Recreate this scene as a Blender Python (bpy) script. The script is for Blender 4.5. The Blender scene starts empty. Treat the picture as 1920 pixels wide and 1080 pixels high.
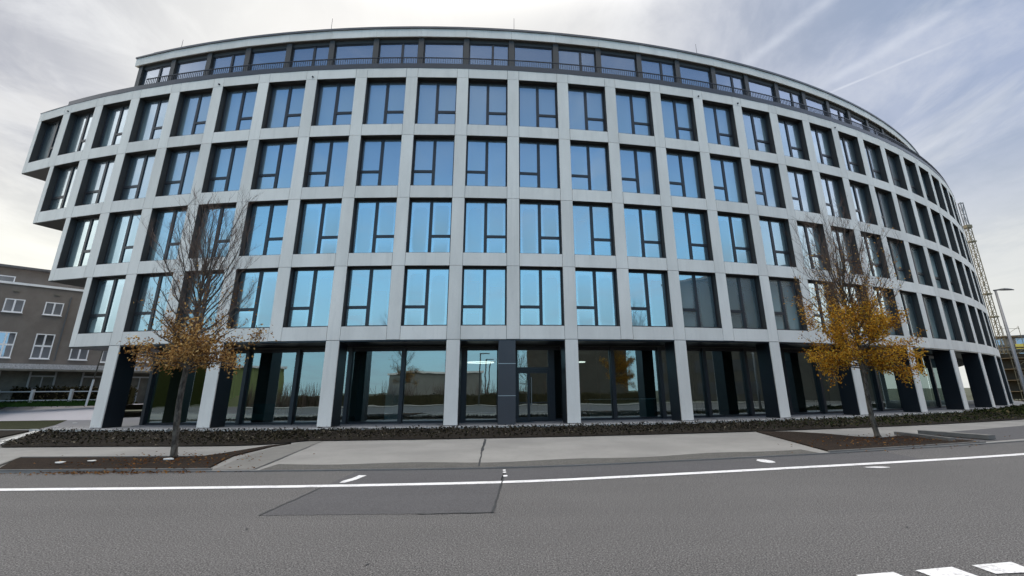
import bpy, math, random
from mathutils import Vector, Matrix
import numpy as np
R_ = math.radians
scene = bpy.context.scene
random.seed(7)

# ------------------------------------------------------------------ camera
CAMZ = 1.5745
cd = bpy.data.cameras.new("camera"); cam = bpy.data.objects.new("camera", cd)
scene.collection.objects.link(cam); scene.camera = cam
cd.sensor_width = 36.0; cd.lens = 36.0 * 916.82 / 1920
cd.shift_x = -0.01865; cd.shift_y = -0.04865
cd.clip_start = 0.1; cd.clip_end = 3000
cam.matrix_world = (Matrix.Translation((0, 0, CAMZ)) @ Matrix.Rotation(math.pi / 2 + 0.30439, 4, 'X')
                    @ Matrix.Rotation(-0.01136, 4, 'Z'))

# ------------------------------------------------------------------ world, sun, exposure
SUN_AZ = R_(-18)      # measured from +Y towards +X : behind the building, to the left
SUN_EL = R_(34)
world = bpy.data.worlds.new("World"); scene.world = world; world.use_nodes = True

class NT:
    """tiny helper for writing node graphs as expressions"""
    def __init__(s, tree): s.t = tree; s.n = tree.nodes; s.l = tree.links
    def node(s, typ, **kw):
        n = s.n.new(typ)
        for k, v in kw.items(): setattr(n, k, v)
        return n
    def put(s, sock, v):
        if hasattr(v, 'links') or isinstance(v, bpy.types.NodeSocket): s.l.new(v, sock)
        else:
            if sock.type == 'RGBA' and len(v) == 3: v = (*v, 1)
            sock.default_value = v
    def m(s, op, a, b=0.0, c=None, clamp=False):
        n = s.node('ShaderNodeMath', operation=op, use_clamp=clamp)
        s.put(n.inputs[0], a); s.put(n.inputs[1], b)
        if c is not None: s.put(n.inputs[2], c)
        return n.outputs[0]
    def mix(s, f, a, b, mode='MIX'):
        n = s.node('ShaderNodeMix', data_type='RGBA', blend_type=mode); n.clamp_factor = True
        s.put(n.inputs[0], f); s.put(n.inputs[6], a); s.put(n.inputs[7], b)
        return n.outputs[2]
    def ss(s, x, lo, hi, a=0.0, b=1.0):
        n = s.node('ShaderNodeMapRange', interpolation_type='SMOOTHSTEP')
        s.put(n.inputs[0], x); n.inputs[1].default_value = lo; n.inputs[2].default_value = hi
        n.inputs[3].default_value = a; n.inputs[4].default_value = b
        return n.outputs[0]
    def noise(s, vec, scale, detail=4, rough=.55, dist=0.0):
        n = s.node('ShaderNodeTexNoise')
        if vec is not None: s.put(n.inputs['Vector'], vec)
        n.inputs['Scale'].default_value = scale; n.inputs['Detail'].default_value = detail
        n.inputs['Roughness'].default_value = rough; n.inputs['Distortion'].default_value = dist
        return n.outputs['Fac']
    def ramp(s, x, stops):
        n = s.node('ShaderNodeValToRGB'); s.put(n.inputs[0], x)
        while len(n.color_ramp.elements) < len(stops): n.color_ramp.elements.new(.5)
        for e, (p, c) in zip(n.color_ramp.elements, stops):
            e.position = p; e.color = (*c, 1) if len(c) == 3 else c
        return n.outputs[0]
    def mapping(s, vec, scale=(1, 1, 1), rot=(0, 0, 0), loc=(0, 0, 0)):
        n = s.node('ShaderNodeMapping'); s.put(n.inputs[0], vec)
        n.inputs['Location'].default_value = loc; n.inputs['Rotation'].default_value = rot; n.inputs['Scale'].default_value = scale
        return n.outputs[0]

def g_gray(g, v):
    c = g.node('ShaderNodeCombineXYZ')
    for i in range(3): g.put(c.inputs[i], v)
    return c.outputs[0]


def build_sky():
    g = NT(world.node_tree); g.n.clear()
    out = g.node('ShaderNodeOutputWorld'); bg = g.node('ShaderNodeBackground')
    g.l.new(bg.outputs[0], out.inputs[0]); bg.inputs[1].default_value = 0.1
    sky = g.node('ShaderNodeTexSky', sky_type='NISHITA'); sky.sun_disc = False
    sky.sun_elevation = SUN_EL; sky.sun_rotation = SUN_AZ; sky.air_density = 1.2; sky.dust_density = 1.5
    tc = g.node('ShaderNodeTexCoord'); d = tc.outputs['Generated']
    sx = g.node('ShaderNodeSeparateXYZ'); g.l.new(d, sx.inputs[0]); x, y, z = sx.outputs
    zc = g.m('MAXIMUM', z, 0.0)
    # coordinates on the flat cloud layer overhead
    den = g.m('ADD', zc, 0.10)
    cv = g.node('ShaderNodeCombineXYZ'); g.put(cv.inputs[0], g.m('DIVIDE', x, den)); g.put(cv.inputs[1], g.m('DIVIDE', y, den)); p = cv.outputs[0]
    streak = g.noise(g.mapping(p, scale=(1.35, .62, 1), rot=(0, 0, R_(32))), 1.7, 9, .62, .9)
    puff = g.noise(g.mapping(p, scale=(1, .7, 1), rot=(0, 0, R_(15)), loc=(3, 1, 0)), 1.7, 8, .60, .6)
    # clear half of the sky (behind the camera) : pale near the horizon, deep blue higher up
    blue = g.ramp(zc, [(0.0, (6.8, 9.4, 10.2)), (.12, (5.6, 10.8, 14.0)), (.27, (3.8, 8.6, 13.8)), (.42, (2.3, 4.9, 9.4)), (.60, (1.45, 2.7, 5.2)), (.80, (3.0, 4.0, 5.6)), (1.0, (6, 6.6, 7.4))])
    sb = g.mix(g.m('MULTIPLY', g.ss(puff, .50, .68), .22), blue, (5.6, 6.6, 8.0)); sb = g.mix(g.m('MULTIPLY', g.ss(streak, .48, .8), .6), sb, (6.2, 7.2, 8.8))
    # milky half of the sky in front
    az = g.m('ARCTAN2', x, g.m('MAXIMUM', y, 0.001))
    side = g.ss(az, .05, .95)                                  # 0 on the left / centre, 1 to the right
    cloudy = g.mix(side, (7.4, 7.4, 7.5), (3.9, 4.6, 6.3))
    shade = g.mix(side, (4.8, 4.95, 5.5), (3.0, 3.8, 5.4))
    c1 = g.mix(g.ss(puff, .38, .62), cloudy, shade)
    c2 = g.mix(g.m('MULTIPLY', g.ss(streak, .46, .70), g.m('SUBTRACT', .75, g.m('MULTIPLY', side, .40))), c1, (8.6, 8.7, 8.9))
    # contrails : thin straight lines on the cloud layer
    trail = None
    for (ax, ay, bx, by, wd, amt) in TRAILS:
        L = math.hypot(bx - ax, by - ay); ux, uy = (bx - ax) / L, (by - ay) / L
        px = g.m('SUBTRACT', g.m('DIVIDE', x, den), ax); py = g.m('SUBTRACT', g.m('DIVIDE', y, den), ay)
        along = g.m('ADD', g.m('MULTIPLY', px, ux), g.m('MULTIPLY', py, uy))
        wob = g.m('MULTIPLY', g.m('SUBTRACT', g.noise(p, 3.0, 3), .5), wd * 1.6)
        across = g.m('ABSOLUTE', g.m('ADD', g.m('SUBTRACT', g.m('MULTIPLY', px, uy), g.m('MULTIPLY', py, ux)), wob))
        a = g.m('MULTIPLY', g.ss(across, 0, wd, 1, 0), g.m('MULTIPLY', g.ss(along, -.10, .04), g.ss(along, L - .12, L + .12, 1, 0)))
        a = g.m('MULTIPLY', g.m('MULTIPLY', a, amt), g.ss(g.noise(p, 9.0, 5), .32, .62, .25, 1))
        trail = a if trail is None else g.m('MAXIMUM', trail, a)
    c2 = g.mix(trail, c2, (7.0, 7.4, 8.3))
    # warm glow low towards the sun, pale band at the horizon
    low = g.ss(zc, .10, .42, 1, 0)
    sdir = Vector((math.sin(SUN_AZ) * math.cos(SUN_EL), math.cos(SUN_AZ) * math.cos(SUN_EL), math.sin(SUN_EL)))
    dot = g.node('ShaderNodeVectorMath', operation='DOT_PRODUCT'); g.l.new(d, dot.inputs[0]); dot.inputs[1].default_value = sdir
    glow = g.m('MULTIPLY', g.ss(dot.outputs['Value'], .86, .99), g.ss(puff, .25, .6, .55, 1))
    c3 = g.mix(g.m('MULTIPLY', low, .80), c2, g.mix(side, (11.5, 11.3, 10.0), (8.4, 8.4, 7.8)))
    c3 = g.mix(g.m('MULTIPLY', glow, .7), c3, (10.2, 10.1, 9.6))
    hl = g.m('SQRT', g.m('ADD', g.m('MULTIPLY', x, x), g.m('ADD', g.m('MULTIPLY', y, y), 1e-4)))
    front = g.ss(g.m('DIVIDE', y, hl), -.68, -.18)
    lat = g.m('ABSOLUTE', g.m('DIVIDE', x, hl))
    c3 = g.mix(1.0, c3, g_gray(g, g.ss(lat, .80, .97, 1, 2.3)), 'MULTIPLY')  # sky past both frame edges brightened to lift the end-window reflections
    col = g.mix(front, sb, c3)
    # sky overhead, out of view : brightness added to light facade and ground
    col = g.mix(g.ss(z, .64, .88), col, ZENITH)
    nish = g.mix(1.0, sky.outputs[0], (.04, .04, .04), 'MULTIPLY')
    fin = g.mix(1.0, col, nish, 'ADD')
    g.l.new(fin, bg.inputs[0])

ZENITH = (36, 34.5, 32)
TRAILS = [(.852, 1.223, 1.02, .86, .032, .55), (.862, 1.266, 1.06, 1.04, .009, .75), (.585, 1.15, .72, .85, .034, .5), (1.369, 1.518, 1.43, 1.15, .035, .35)]
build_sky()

sl = bpy.data.lights.new("sun", 'SUN'); sun = bpy.data.objects.new("sun", sl); scene.collection.objects.link(sun)
sl.energy = 1.0; sl.angle = R_(14); sl.color = (1.0, .95, .87)
sun.rotation_euler = (math.pi / 2 - SUN_EL, 0, math.pi - SUN_AZ)
sun.rotation_euler = Vector((math.sin(SUN_AZ) * math.cos(SUN_EL), math.cos(SUN_AZ) * math.cos(SUN_EL), math.sin(SUN_EL))).to_track_quat('Z', 'Y').to_euler()
vs = scene.view_settings; vs.view_transform = 'Standard'; vs.look = 'None'; vs.gamma = 1; vs.exposure = 0.0
scene.cycles.max_bounces = 8; scene.cycles.transparent_max_bounces = 24
scene.cycles.glossy_bounces = 4; scene.cycles.caustics_reflective = False; scene.cycles.caustics_refractive = False

# ------------------------------------------------------------------ mesh helpers
class MB:
    def __init__(s): s.v = []; s.f = []; s.m = []; s.uv = []
    def quad(s, a, b, c, d, mat=0, uv=None):
        i = len(s.v); s.v += [a, b, c, d]; s.f.append((i, i + 1, i + 2, i + 3)); s.m.append(mat)
        s.uv += uv or [(0, 0), (1, 0), (1, 1), (0, 1)]
    def hexa(s, P, mat=0, skip=()):
        """P: 8 corners, bottom ring 0-3 counter-clockwise from above, top ring 4-7"""
        for n, q in enumerate(((3, 2, 1, 0), (4, 5, 6, 7), (0, 1, 5, 4), (1, 2, 6, 5), (2, 3, 7, 6), (3, 0, 4, 7))):
            if n in skip: continue
            s.quad(*[P[j] for j in q], mat=mat)
    def box(s, x0, x1, y0, y1, z0, z1, mat=0, M=None, skip=()):
        P = [(x0, y0, z0), (x1, y0, z0), (x1, y1, z0), (x0, y1, z0), (x0, y0, z1), (x1, y0, z1), (x1, y1, z1), (x0, y1, z1)]
        if M is not None: P = [tuple(M @ Vector(p)) for p in P]
        s.hexa(P, mat, skip)
    def bar(s, a, b, w, h, mat=0, up=(0, 0, 1)):
        a = Vector(a); b = Vector(b); d = (b - a).normalized(); u = Vector(up)
        if abs(d.dot(u)) > .99: u = Vector((0, 1, 0))
        r = d.cross(u).normalized() * w / 2; u = r.cross(d).normalized() * h / 2
        P = [a - r - u, a + r - u, b + r - u, b - r - u, a - r + u, a + r + u, b + r + u, b - r + u]
        s.hexa([tuple(p) for p in P], mat)
    def tube(s, pts, rad, n=6, mat=0, cap=True):
        pts = [Vector(p) for p in pts]; rings = []
        ref = Vector((.3, .9, .2)).normalized()
        for i, p in enumerate(pts):
            d = (pts[min(i + 1, len(pts) - 1)] - pts[max(i - 1, 0)]).normalized()
            a = d.cross(ref)
            if a.length < .05: a = d.cross(Vector((1, 0, 0)))
            a.normalize(); b = d.cross(a)
            i0 = len(s.v); r = rad[i] if hasattr(rad, '__len__') else rad
            for k in range(n):
                t = 2 * math.pi * k / n; s.v.append(tuple(p + (a * math.cos(t) + b * math.sin(t)) * r))
            rings.append(i0)
        for i in range(len(pts) - 1):
            for k in range(n):
                k2 = (k + 1) % n
                s.f.append((rings[i] + k, rings[i] + k2, rings[i + 1] + k2, rings[i + 1] + k)); s.m.append(mat); s.uv += [(0, 0)] * 4
        if cap:
            s.f.append(tuple(rings[-1] + k for k in range(n))); s.m.append(mat); s.uv += [(0, 0)] * n
            s.f.append(tuple(rings[0] + k for k in reversed(range(n)))); s.m.append(mat); s.uv += [(0, 0)] * n
    def poly(s, pts, z, mat=0):
        """flat polygon sheet facing up (counter-clockwise xy points)"""
        i = len(s.v); s.v += [(p[0], p[1], z) for p in pts]; s.f.append(tuple(range(i, i + len(pts)))); s.m.append(mat); s.uv += [(0, 0)] * len(pts)
    def prism(s, pts, z0, z1, mat=0):
        n = len(pts)
        A = sum(pts[i][0] * pts[(i + 1) % n][1] - pts[(i + 1) % n][0] * pts[i][1] for i in range(n))
        if A < 0: pts = pts[::-1]
        s.poly(pts, z1, mat)
        for i in range(n):
            a, b = pts[i], pts[(i + 1) % n]
            s.quad((a[0], a[1], z0), (b[0], b[1], z0), (b[0], b[1], z1), (a[0], a[1], z1), mat)
    def build(s, name, mats, parent=None, smooth=False):
        me = bpy.data.meshes.new(name); me.from_pydata(s.v, [], s.f)
        if not isinstance(mats, (list, tuple)): mats = [mats]
        for m in mats: me.materials.append(m)
        if len(mats) > 1: me.polygons.foreach_set('material_index', s.m)
        u = me.uv_layers.new(name='uv'); u.data.foreach_set('uv', [c for t in s.uv for c in t])
        if smooth: me.polygons.foreach_set('use_smooth', [True] * len(s.f))
        me.update()
        o = bpy.data.objects.new(name, me); scene.collection.objects.link(o)
        if parent is not None: o.parent = parent
        return o

def tag(o, label=None, cat=None, group=None, kind=None):
    if label: o['label'] = label
    if cat: o['category'] = cat
    if group: o['group'] = group
    if kind: o['kind'] = kind
    return o
def thing(name, label, cat, loc=(0, 0, 0), rz=0, group=None):
    o = bpy.data.objects.new(name, None); scene.collection.objects.link(o); o.empty_display_size = .3
    o.location = loc; o.rotation_euler = (0, 0, rz)
    return tag(o, label, cat, group)
def copy_tree(o, parent=None):
    c = o.copy(); scene.collection.objects.link(c)
    if parent is not None: c.parent = parent
    for ch in list(o.children): copy_tree(ch, c)
    return c

# ------------------------------------------------------------------ materials
def mat(name, build):
    m = bpy.data.materials.new(name); m.use_nodes = True; g = NT(m.node_tree); g.n.clear()
    out = g.node('ShaderNodeOutputMaterial'); g.l.new(build(g), out.inputs[0]); return m
def pbsdf(g, col, rough=.6, metal=0, spec=.5, bump=None, bstr=.2, bdist=.02):
    b = g.node('ShaderNodeBsdfPrincipled'); g.put(b.inputs['Base Color'], col); g.put(b.inputs['Roughness'], rough)
    b.inputs['Metallic'].default_value = metal; b.inputs['Specular IOR Level'].default_value = spec
    if bump is not None:
        n = g.node('ShaderNodeBump'); n.inputs['Strength'].default_value = bstr; n.inputs['Distance'].default_value = bdist
        g.put(n.inputs['Height'], bump); g.l.new(n.outputs[0], b.inputs['Normal'])
    return b.outputs[0]
def opos(g): return g.node('ShaderNodeNewGeometry').outputs['Position']
def flat(name, c, rough=.6, metal=0, var=.12, sc=3.0, spec=.5, bump=0):
    def f(g):
        p = opos(g); n = g.noise(p, sc, 5, .6); n2 = g.noise(p, sc * 14, 3, .6)
        k = g.m('ADD', g.m('MULTIPLY', g.m('SUBTRACT', n, .5), var * 2), g.m('MULTIPLY', g.m('SUBTRACT', n2, .5), var))
        col = g.mix(1.0, c, g_gray(g, g.m('ADD', k, 1.0)), 'MULTIPLY')
        return pbsdf(g, col, rough, metal, spec, n2 if bump else None, bump)
    return mat(name, f)
def m_panel(g):
    p = opos(g)
    n = g.noise(g.mapping(p, scale=(1, 1, .35)), .9, 6, .6); n2 = g.noise(p, 26, 4, .65)
    drip = g.noise(g.mapping(p, scale=(3, 3, .12)), 1.5, 4, .6)
    col = g.mix(g.ss(n, .3, .7), (.65, .628, .585), (.735, .712, .665))
    col = g.mix(g.m('MULTIPLY', g.ss(drip, .5, .78), .28), col, (.48, .475, .45))
    col = g.mix(g.m('MULTIPLY', g.ss(n2, .45, .75), .22), col, (.47, .47, .455))
    geo = g.node('ShaderNodeNewGeometry'); rnd = geo.outputs['Random Per Island']
    col = g.mix(1.0, col, g_gray(g, g.m('ADD', .93, g.m('MULTIPLY', rnd, .13))), 'MULTIPLY')
    spot = g.noise(g.mapping(p, scale=(1, 1, .18)), 5.0, 5, .7)
    col = g.mix(g.m('MULTIPLY', g.ss(spot, .58, .72), .16), col, (.40, .40, .38))
    return pbsdf(g, col, .72, 0, .3, n2, .12)
M = {}
M['panel'] = mat('fibre_cement', m_panel)
M['dark'] = flat('dark_bronze_metal', (.046, .043, .041), .55, 0, .25, 2.0)
M['frame'] = flat('window_frame_metal', (.024, .024, .027), .38, 0, .2, 3.0)
M['black'] = flat('black_cladding', (.008, .010, .014), .35, 0, .25, 1.2)
M['band'] = flat('parapet_metal', (.050, .051, .058), .4, .2, .15, 1.0)
M['coping'] = flat('coping_metal', (.09, .09, .095), .4, .3, .15, 1.0)
M['soffit'] = flat('soffit_metal', (.12, .115, .11), .6, 0, .15, 1.0)
M['rail'] = flat('rail_metal', (.02, .022, .028), .4, .2, .1, 3.0)
M['ceiling'] = flat('ceiling_paint', (.5, .5, .48), .9, 0, .05)
M['inner_floor'] = flat('screed_floor', (.12, .12, .115), .5, 0, .2)
M['inner_wall'] = flat('inner_wall_paint', (.16, .17, .16), .9, 0, .1)
M['inner_col'] = flat('inner_concrete', (.075, .09, .085), .8, 0, .15)
M['green_wall'] = flat('green_paint', (.22, .30, .09), .9, 0, .15)
M['door_steel'] = flat('steel', (.4, .4, .4), .35, .9, .1)
M['blind'] = flat('blind_fabric', (.62, .70, .68), .9, 0, .05)
M['white'] = flat('white_paint', (.72, .72, .74), .5, 0, .06)

def glass(name, refl, tint, base, trans, fog=0.0, rough=.0, wave=.006, soft=0.0):
    def f(g):
        gl = g.node('ShaderNodeBsdfGlossy'); g.put(gl.inputs['Color'], tint); gl.inputs['Roughness'].default_value = rough
        oi = g.node('ShaderNodeObjectInfo')
        pos = opos(g)
        b = g.node('ShaderNodeBump'); b.inputs['Strength'].default_value = 1.0; b.inputs['Distance'].default_value = wave
        g.put(b.inputs['Height'], g.noise(pos, .55, 2, .4)); g.l.new(b.outputs[0], gl.inputs['Normal'])
        tc = g.mix(1.0, tint, g_gray(g, g.m('ADD', .86, g.m('MULTIPLY', oi.outputs['Random'], .14))), 'MULTIPLY'); g.put(gl.inputs['Color'], tc)
        g2 = g.node('ShaderNodeBsdfGlossy'); g.put(g2.inputs['Color'], tc); g2.inputs['Roughness'].default_value = .30
        gm = g.node('ShaderNodeMixShader'); gm.inputs[0].default_value = soft; g.l.new(gl.outputs[0], gm.inputs[1]); g.l.new(g2.outputs[0], gm.inputs[2]); gl = gm
        tr = g.node('ShaderNodeBsdfTransparent'); g.put(tr.inputs['Color'], trans)
        lw = g.node('ShaderNodeFresnel'); lw.inputs['IOR'].default_value = 1.5
        fac = g.m('ADD', g.m('MULTIPLY', lw.outputs[0], 1.0 - refl), refl, clamp=True)
        mx = g.node('ShaderNodeMixShader'); g.put(mx.inputs[0], fac); g.l.new(tr.outputs[0], mx.inputs[1]); g.l.new(gl.outputs[0], mx.inputs[2])
        res = mx.outputs[0]
        if fog > 0:
            # condensation inside the pane : misty border, clearer rounded middle
            uv = g.node('ShaderNodeUVMap'); uv.uv_map = 'uv'
            s = g.node('ShaderNodeSeparateXYZ'); g.l.new(uv.outputs[0], s.inputs[0])
            wob = g.m('MULTIPLY', g.m('SUBTRACT', g.noise(pos, 3.2, 4, .6), .5), .16)
            ex = g.m('MULTIPLY', g.m('ABSOLUTE', g.m('SUBTRACT', s.outputs[0], .5)), 2.0)
            ey = g.m('MULTIPLY', g.m('ABSOLUTE', g.m('SUBTRACT', s.outputs[1], .44)), 1.85)
            r = g.m('ADD', g.m('POWER', g.m('ADD', g.m('POWER', ex, 5.0), g.m('POWER', ey, 8.0)), .18), wob)
            mist = g.ss(r, .62, .90, 1, 0)
            low = g.ss(s.outputs[1], .05, .95, 1.0, .35)
            amt = g.m('MULTIPLY', g.m('MULTIPLY', mist, low), g.m('MULTIPLY', g.ss(oi.outputs['Random'], 0, 1, .25, 1.0), fog))
            df = g.node('ShaderNodeBsdfDiffuse'); g.put(df.inputs[0], (.34, .46, .47))
            m2 = g.node('ShaderNodeMixShader'); g.put(m2.inputs[0], amt); g.l.new(res, m2.inputs[1]); g.l.new(df.outputs[0], m2.inputs[2]); res = m2.outputs[0]
        return res
    return mat(name, f)
M['glass'] = glass('office_glass', .60, (.84, .92, .95), 0, (.42, .50, .48), fog=.28, soft=.36)
M['glass_low'] = glass('misty_office_glass', .63, (.84, .95, .97), 0, (.42, .52, .50), fog=.55, soft=.28)
M['glass_top'] = glass('terrace_glass', .52, (.78, .82, .88), 0, (.35, .42, .40), soft=.35)
M['glass_shop'] = glass('shop_glass', .36, (.80, .95, .96), 0, (.50, .64, .62), wave=.005)
M['glass_house'] = glass('house_glass', .45, (.7, .78, .95), 0, (.4, .4, .45))

# ------------------------------------------------------------------ office building geometry
RAD = 68.341; CX, CY = -7.9307, 91.8482; TH = 0.102822; BW = 2.85
def ang(k): return TH + (k - 11) * BW / RAD
def AP(k, off=0.0, z=0.0):
    h = ang(k); r = RAD - off
    return (CX + r * math.sin(h), CY - r * math.cos(h), z)
def abox(mb, k0, k1, o0, o1, z0, z1, mt=0, n=1, skip=()):
    """box bent along the facade: k = bay coordinate, off = distance behind the facade plane"""
    for i in range(n):
        a = k0 + (k1 - k0) * i / n; b = k0 + (k1 - k0) * (i + 1) / n
        sk = list(skip)
        if i > 0: sk.append(5)
        if i < n - 1: sk.append(3)
        mb.hexa([AP(a, o0, z0), AP(b, o0, z0), AP(b, o1, z0), AP(a, o1, z0), AP(a, o0, z1), AP(b, o0, z1), AP(b, o1, z1), AP(a, o1, z1)], mt, sk)
NB = 33                        # bays built; the last few curve out of sight
PH = .3141 / BW                # half pillar width in bays
FLOOR = .15
WZ = {1: (4.645, 7.625), 2: (8.288, 11.264), 3: (11.93, 14.908), 4: (15.572, 18.554)}
FIRST = {1: 4, 2: 3, 3: 2, 4: 1}
SP0 = {1: 4.0, 2: 7.625, 3: 11.264, 4: 14.908}
TOPZ = 19.15
B = thing('office_building', 'long curved six-storey office block with pale grid facade and set-back top floor', 'building', AP(11, 0, 0))
BLOC = Vector(B.location)
def bpart(mb, name, mats, parent=None, smooth=False):
    mb.v = [(v[0] - BLOC.x, v[1] - BLOC.y, v[2] - BLOC.z) for v in mb.v]
    return mb.build(name, mats, parent or B, smooth)

# pale cladding : pillar faces and spandrels with open joints
G = .018 / BW
wall = MB()
for L in (1, 2, 3, 4):
    z0, z1 = WZ[L]; s0 = SP0[L]; f = FIRST[L]
    for k in range(f - 1, NB + 1):
        a, b = k - PH, k + PH
        if k == f - 1: a = k - .012
        top = SP0[L + 1] if L < 4 else z1
        abox(wall, a, b, 0, .07, s0 + .014, top - .004)
        if L == 4: abox(wall, a, b, 0, .07, z1 + .008, TOPZ - .006)
        if k < NB:
            abox(wall, k + PH + G, k + 1 - PH - G, 0, .07, s0 + .004, z0)
            if L == 4: abox(wall, k + PH + G, k + 1 - PH - G, 0, .07, z1, TOPZ - .006)
# end faces of each stepped storey
for L in (1, 2, 3, 4):
    f = FIRST[L] - 1; t = SP0[L + 1] if L < 4 else TOPZ
    abox(wall, f - .012, f + .015, .08, 16, SP0[L] + .008, t - .004)
bpart(wall, 'wall', M['panel'])
# dark backing behind the cladding and storey edges
back = MB()
for L in (1, 2, 3, 4):
    z0, z1 = WZ[L]; f = FIRST[L] - 1; t = SP0[L + 1] if L < 4 else TOPZ
    for k in range(f, NB + 1):
        a = k - PH + .012 if k > f else k + .02
        abox(back, a, k + PH - .012, .075, .62, SP0[L] + .01, t - .01, 0)
        if k < NB:
            abox(back, k + PH - .012, k + 1 - PH + .012, .075, .62, SP0[L] + .01, z0 - .012, 0)
            if L == 4: abox(back, k + PH - .012, k + 1 - PH + .012, .075, .62, z1 + .012, t - .01, 0)
    abox(back, f + .0, f + 1.3, .01, 12, SP0[L] - .03, SP0[L] + .003, 0)      # dark underside of the overhang
bpart(back, 'wall_core', M['dark'])
sof = MB()
abox(sof, 2.99, NB, .03, 14, 3.93, 4.0, 0, 60)
bpart(sof, 'ground_floor_soffit', M['black'])
# interior : slabs, ceilings, rear wall, columns
inn = MB()
for L in (1, 2, 3, 4):
    f = FIRST[L] - 1
    z0, z1 = WZ[L]; t = (SP0[L + 1] if L < 4 else TOPZ)
    abox(inn, f + .02, NB, .63, 9, SP0[L] + .02, z0 - .12, 0, 30)
    abox(inn, f + .02, NB, .63, 9, z1 + .05, t + .01, 1, 30)
    abox(inn, f + .02, NB, 7.0, 7.3, z0 - .12, z1 + .05, 2, 30)
    rr = random.Random(L)
    for k in range(f, NB, 3):
        abox(inn, k + rr.choice((-.02, .98, 1.98)), k + rr.choice((1.02, 2.02)) if False else k + rr.choice((.02, .02)), .7, 7.0, z0 - .12, z1 + .05, 2) if False else None
    for k in range(f + 2, NB, 2):
        abox(inn, k - .03, k + .03, .64, 7.0, z0 - .1, z1 + .04, 2)
bpart(inn, 'office_interior', [M['inner_floor'], M['ceiling'], M['inner_wall']])
gi = MB()
abox(gi, 4.0, NB, 2.52, 9.8, FLOOR - .1, FLOOR + .005, 0, 40)
abox(gi, 4.0, NB, 2.56, 9.8, 3.70, 3.93, 1, 40)
for a, b in ((4.06, NB),): abox(gi, a, b, 9.6, 9.8, FLOOR, 3.8, 2, max(1, int(b - a)))
abox(gi, 4.0, 4.05, 2.58, 9.8, FLOOR, 3.8, 3, 1)
bpart(gi, 'lobby_interior', [M['inner_floor'], M['inner_wall'], M['inner_wall'], M['green_wall']])
for (k, o, w) in ((6.55, 4.6, .2), (11.75, 5.0, .2), (13.1, 4.2, .3), (15.0, 4.2, .12), (17.0, 4.2, .3), (19, 4.2, .3), (5.0, 4.2, .3), (7.9, 5.2, .2), (12.35, 4.6, .22), (15.6, 5.0, .3), (20.6, 4.2, .3)):
    c = MB(); abox(c, k - w / 2, k + w / 2, o, o + .5, FLOOR, 3.82); bpart(c, 'interior_column', M['inner_col'])

# ground floor columns : pale face on a deep dark pier
for k in range(4, NB, 2):
    c = MB()
    a = k - PH; b = k + PH
    abox(c, a, b, .004, .06, FLOOR + .02, 3.99, 0)
    abox(c, a - .008, b + .008, .06, 1.02, FLOOR, 3.95, 1)
    if k == 4:
        pass
    bpart(c, 'column', [M['panel'], M['black']])
c = MB(); abox(c, 10.755, 11.04, .03, 1.0, FLOOR, 3.95, 0)
for z in (1.40, 2.85): abox(c, 10.753, 11.042, .022, .05, z, z + .03, 1)
bpart(c, 'entrance_pier', [M['band'], M['door_steel']])

# office windows
HW = BW / 2 - .3141
def win_mesh(flip, H):
    s = -1 if flip else 1
    m = MB(); d0, d1 = .03, .50
    m.box(-HW - .02, -HW + .012, d0, d1, -.01, H + .01); m.box(HW - .012, HW + .02, d0, d1, -.01, H + .01)
    m.box(-HW + .012, HW - .012, d0, d1, H - .012, H + .02); m.box(-HW + .012, HW - .012, d0 - .02, d1, -.03, .014)
    fy0, fy1 = .35, .43; t = .085
    m.box(-HW + .012, -HW + t, fy0, fy1, .014, H - .012, 1); m.box(HW - t, HW - .012, fy0, fy1, .014, H - .012, 1)
    m.box(-HW + t, HW - t, fy0, fy1, H - .11, H - .012, 1); m.box(-HW + t, HW - t, fy0, fy1, .014, .09, 1)
    m.box(-.08, .08, fy0 - .005, fy1, .09, H - .11, 1)
    xa, xb = (.08, HW - t) if not flip else (-HW + t, -.08)
    m.box(xa, xb, fy0, fy1, .90, 1.03, 1)
    # slim sash bead round the opening light
    m.box(xa, xb, fy0 + .01, fy0 + .04, 1.03, 1.05, 1)
    return m
def pane_mesh(flip, H):
    p = MB(); y = .395; t = .085
    A = (-HW + t, -.08); Bx = (.08, HW - t)
    full, split = (A, Bx) if not flip else (Bx, A)
    for (x0, x1, z0, z1) in ((full[0], full[1], .09, H - .11), (split[0], split[1], .09, .90), (split[0], split[1], 1.03, H - .11)):
        p.quad((x0, y, z0), (x1, y, z0), (x1, y, z1), (x0, y, z1))
    return p
H0 = 2.98
protos = {}
for flip in (0, 1):
    for lo in (0, 1):
        if lo == 0 and False: continue
        w = win_mesh(flip, H0).build('window', [M['dark'], M['frame']], B)
        g_ = pane_mesh(flip, H0).build('pane', M['glass_low'] if lo else M['glass'], w)
        protos[(flip, lo)] = [w, False]
rw = random.Random(5)
far = MB(); farg = MB()
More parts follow.
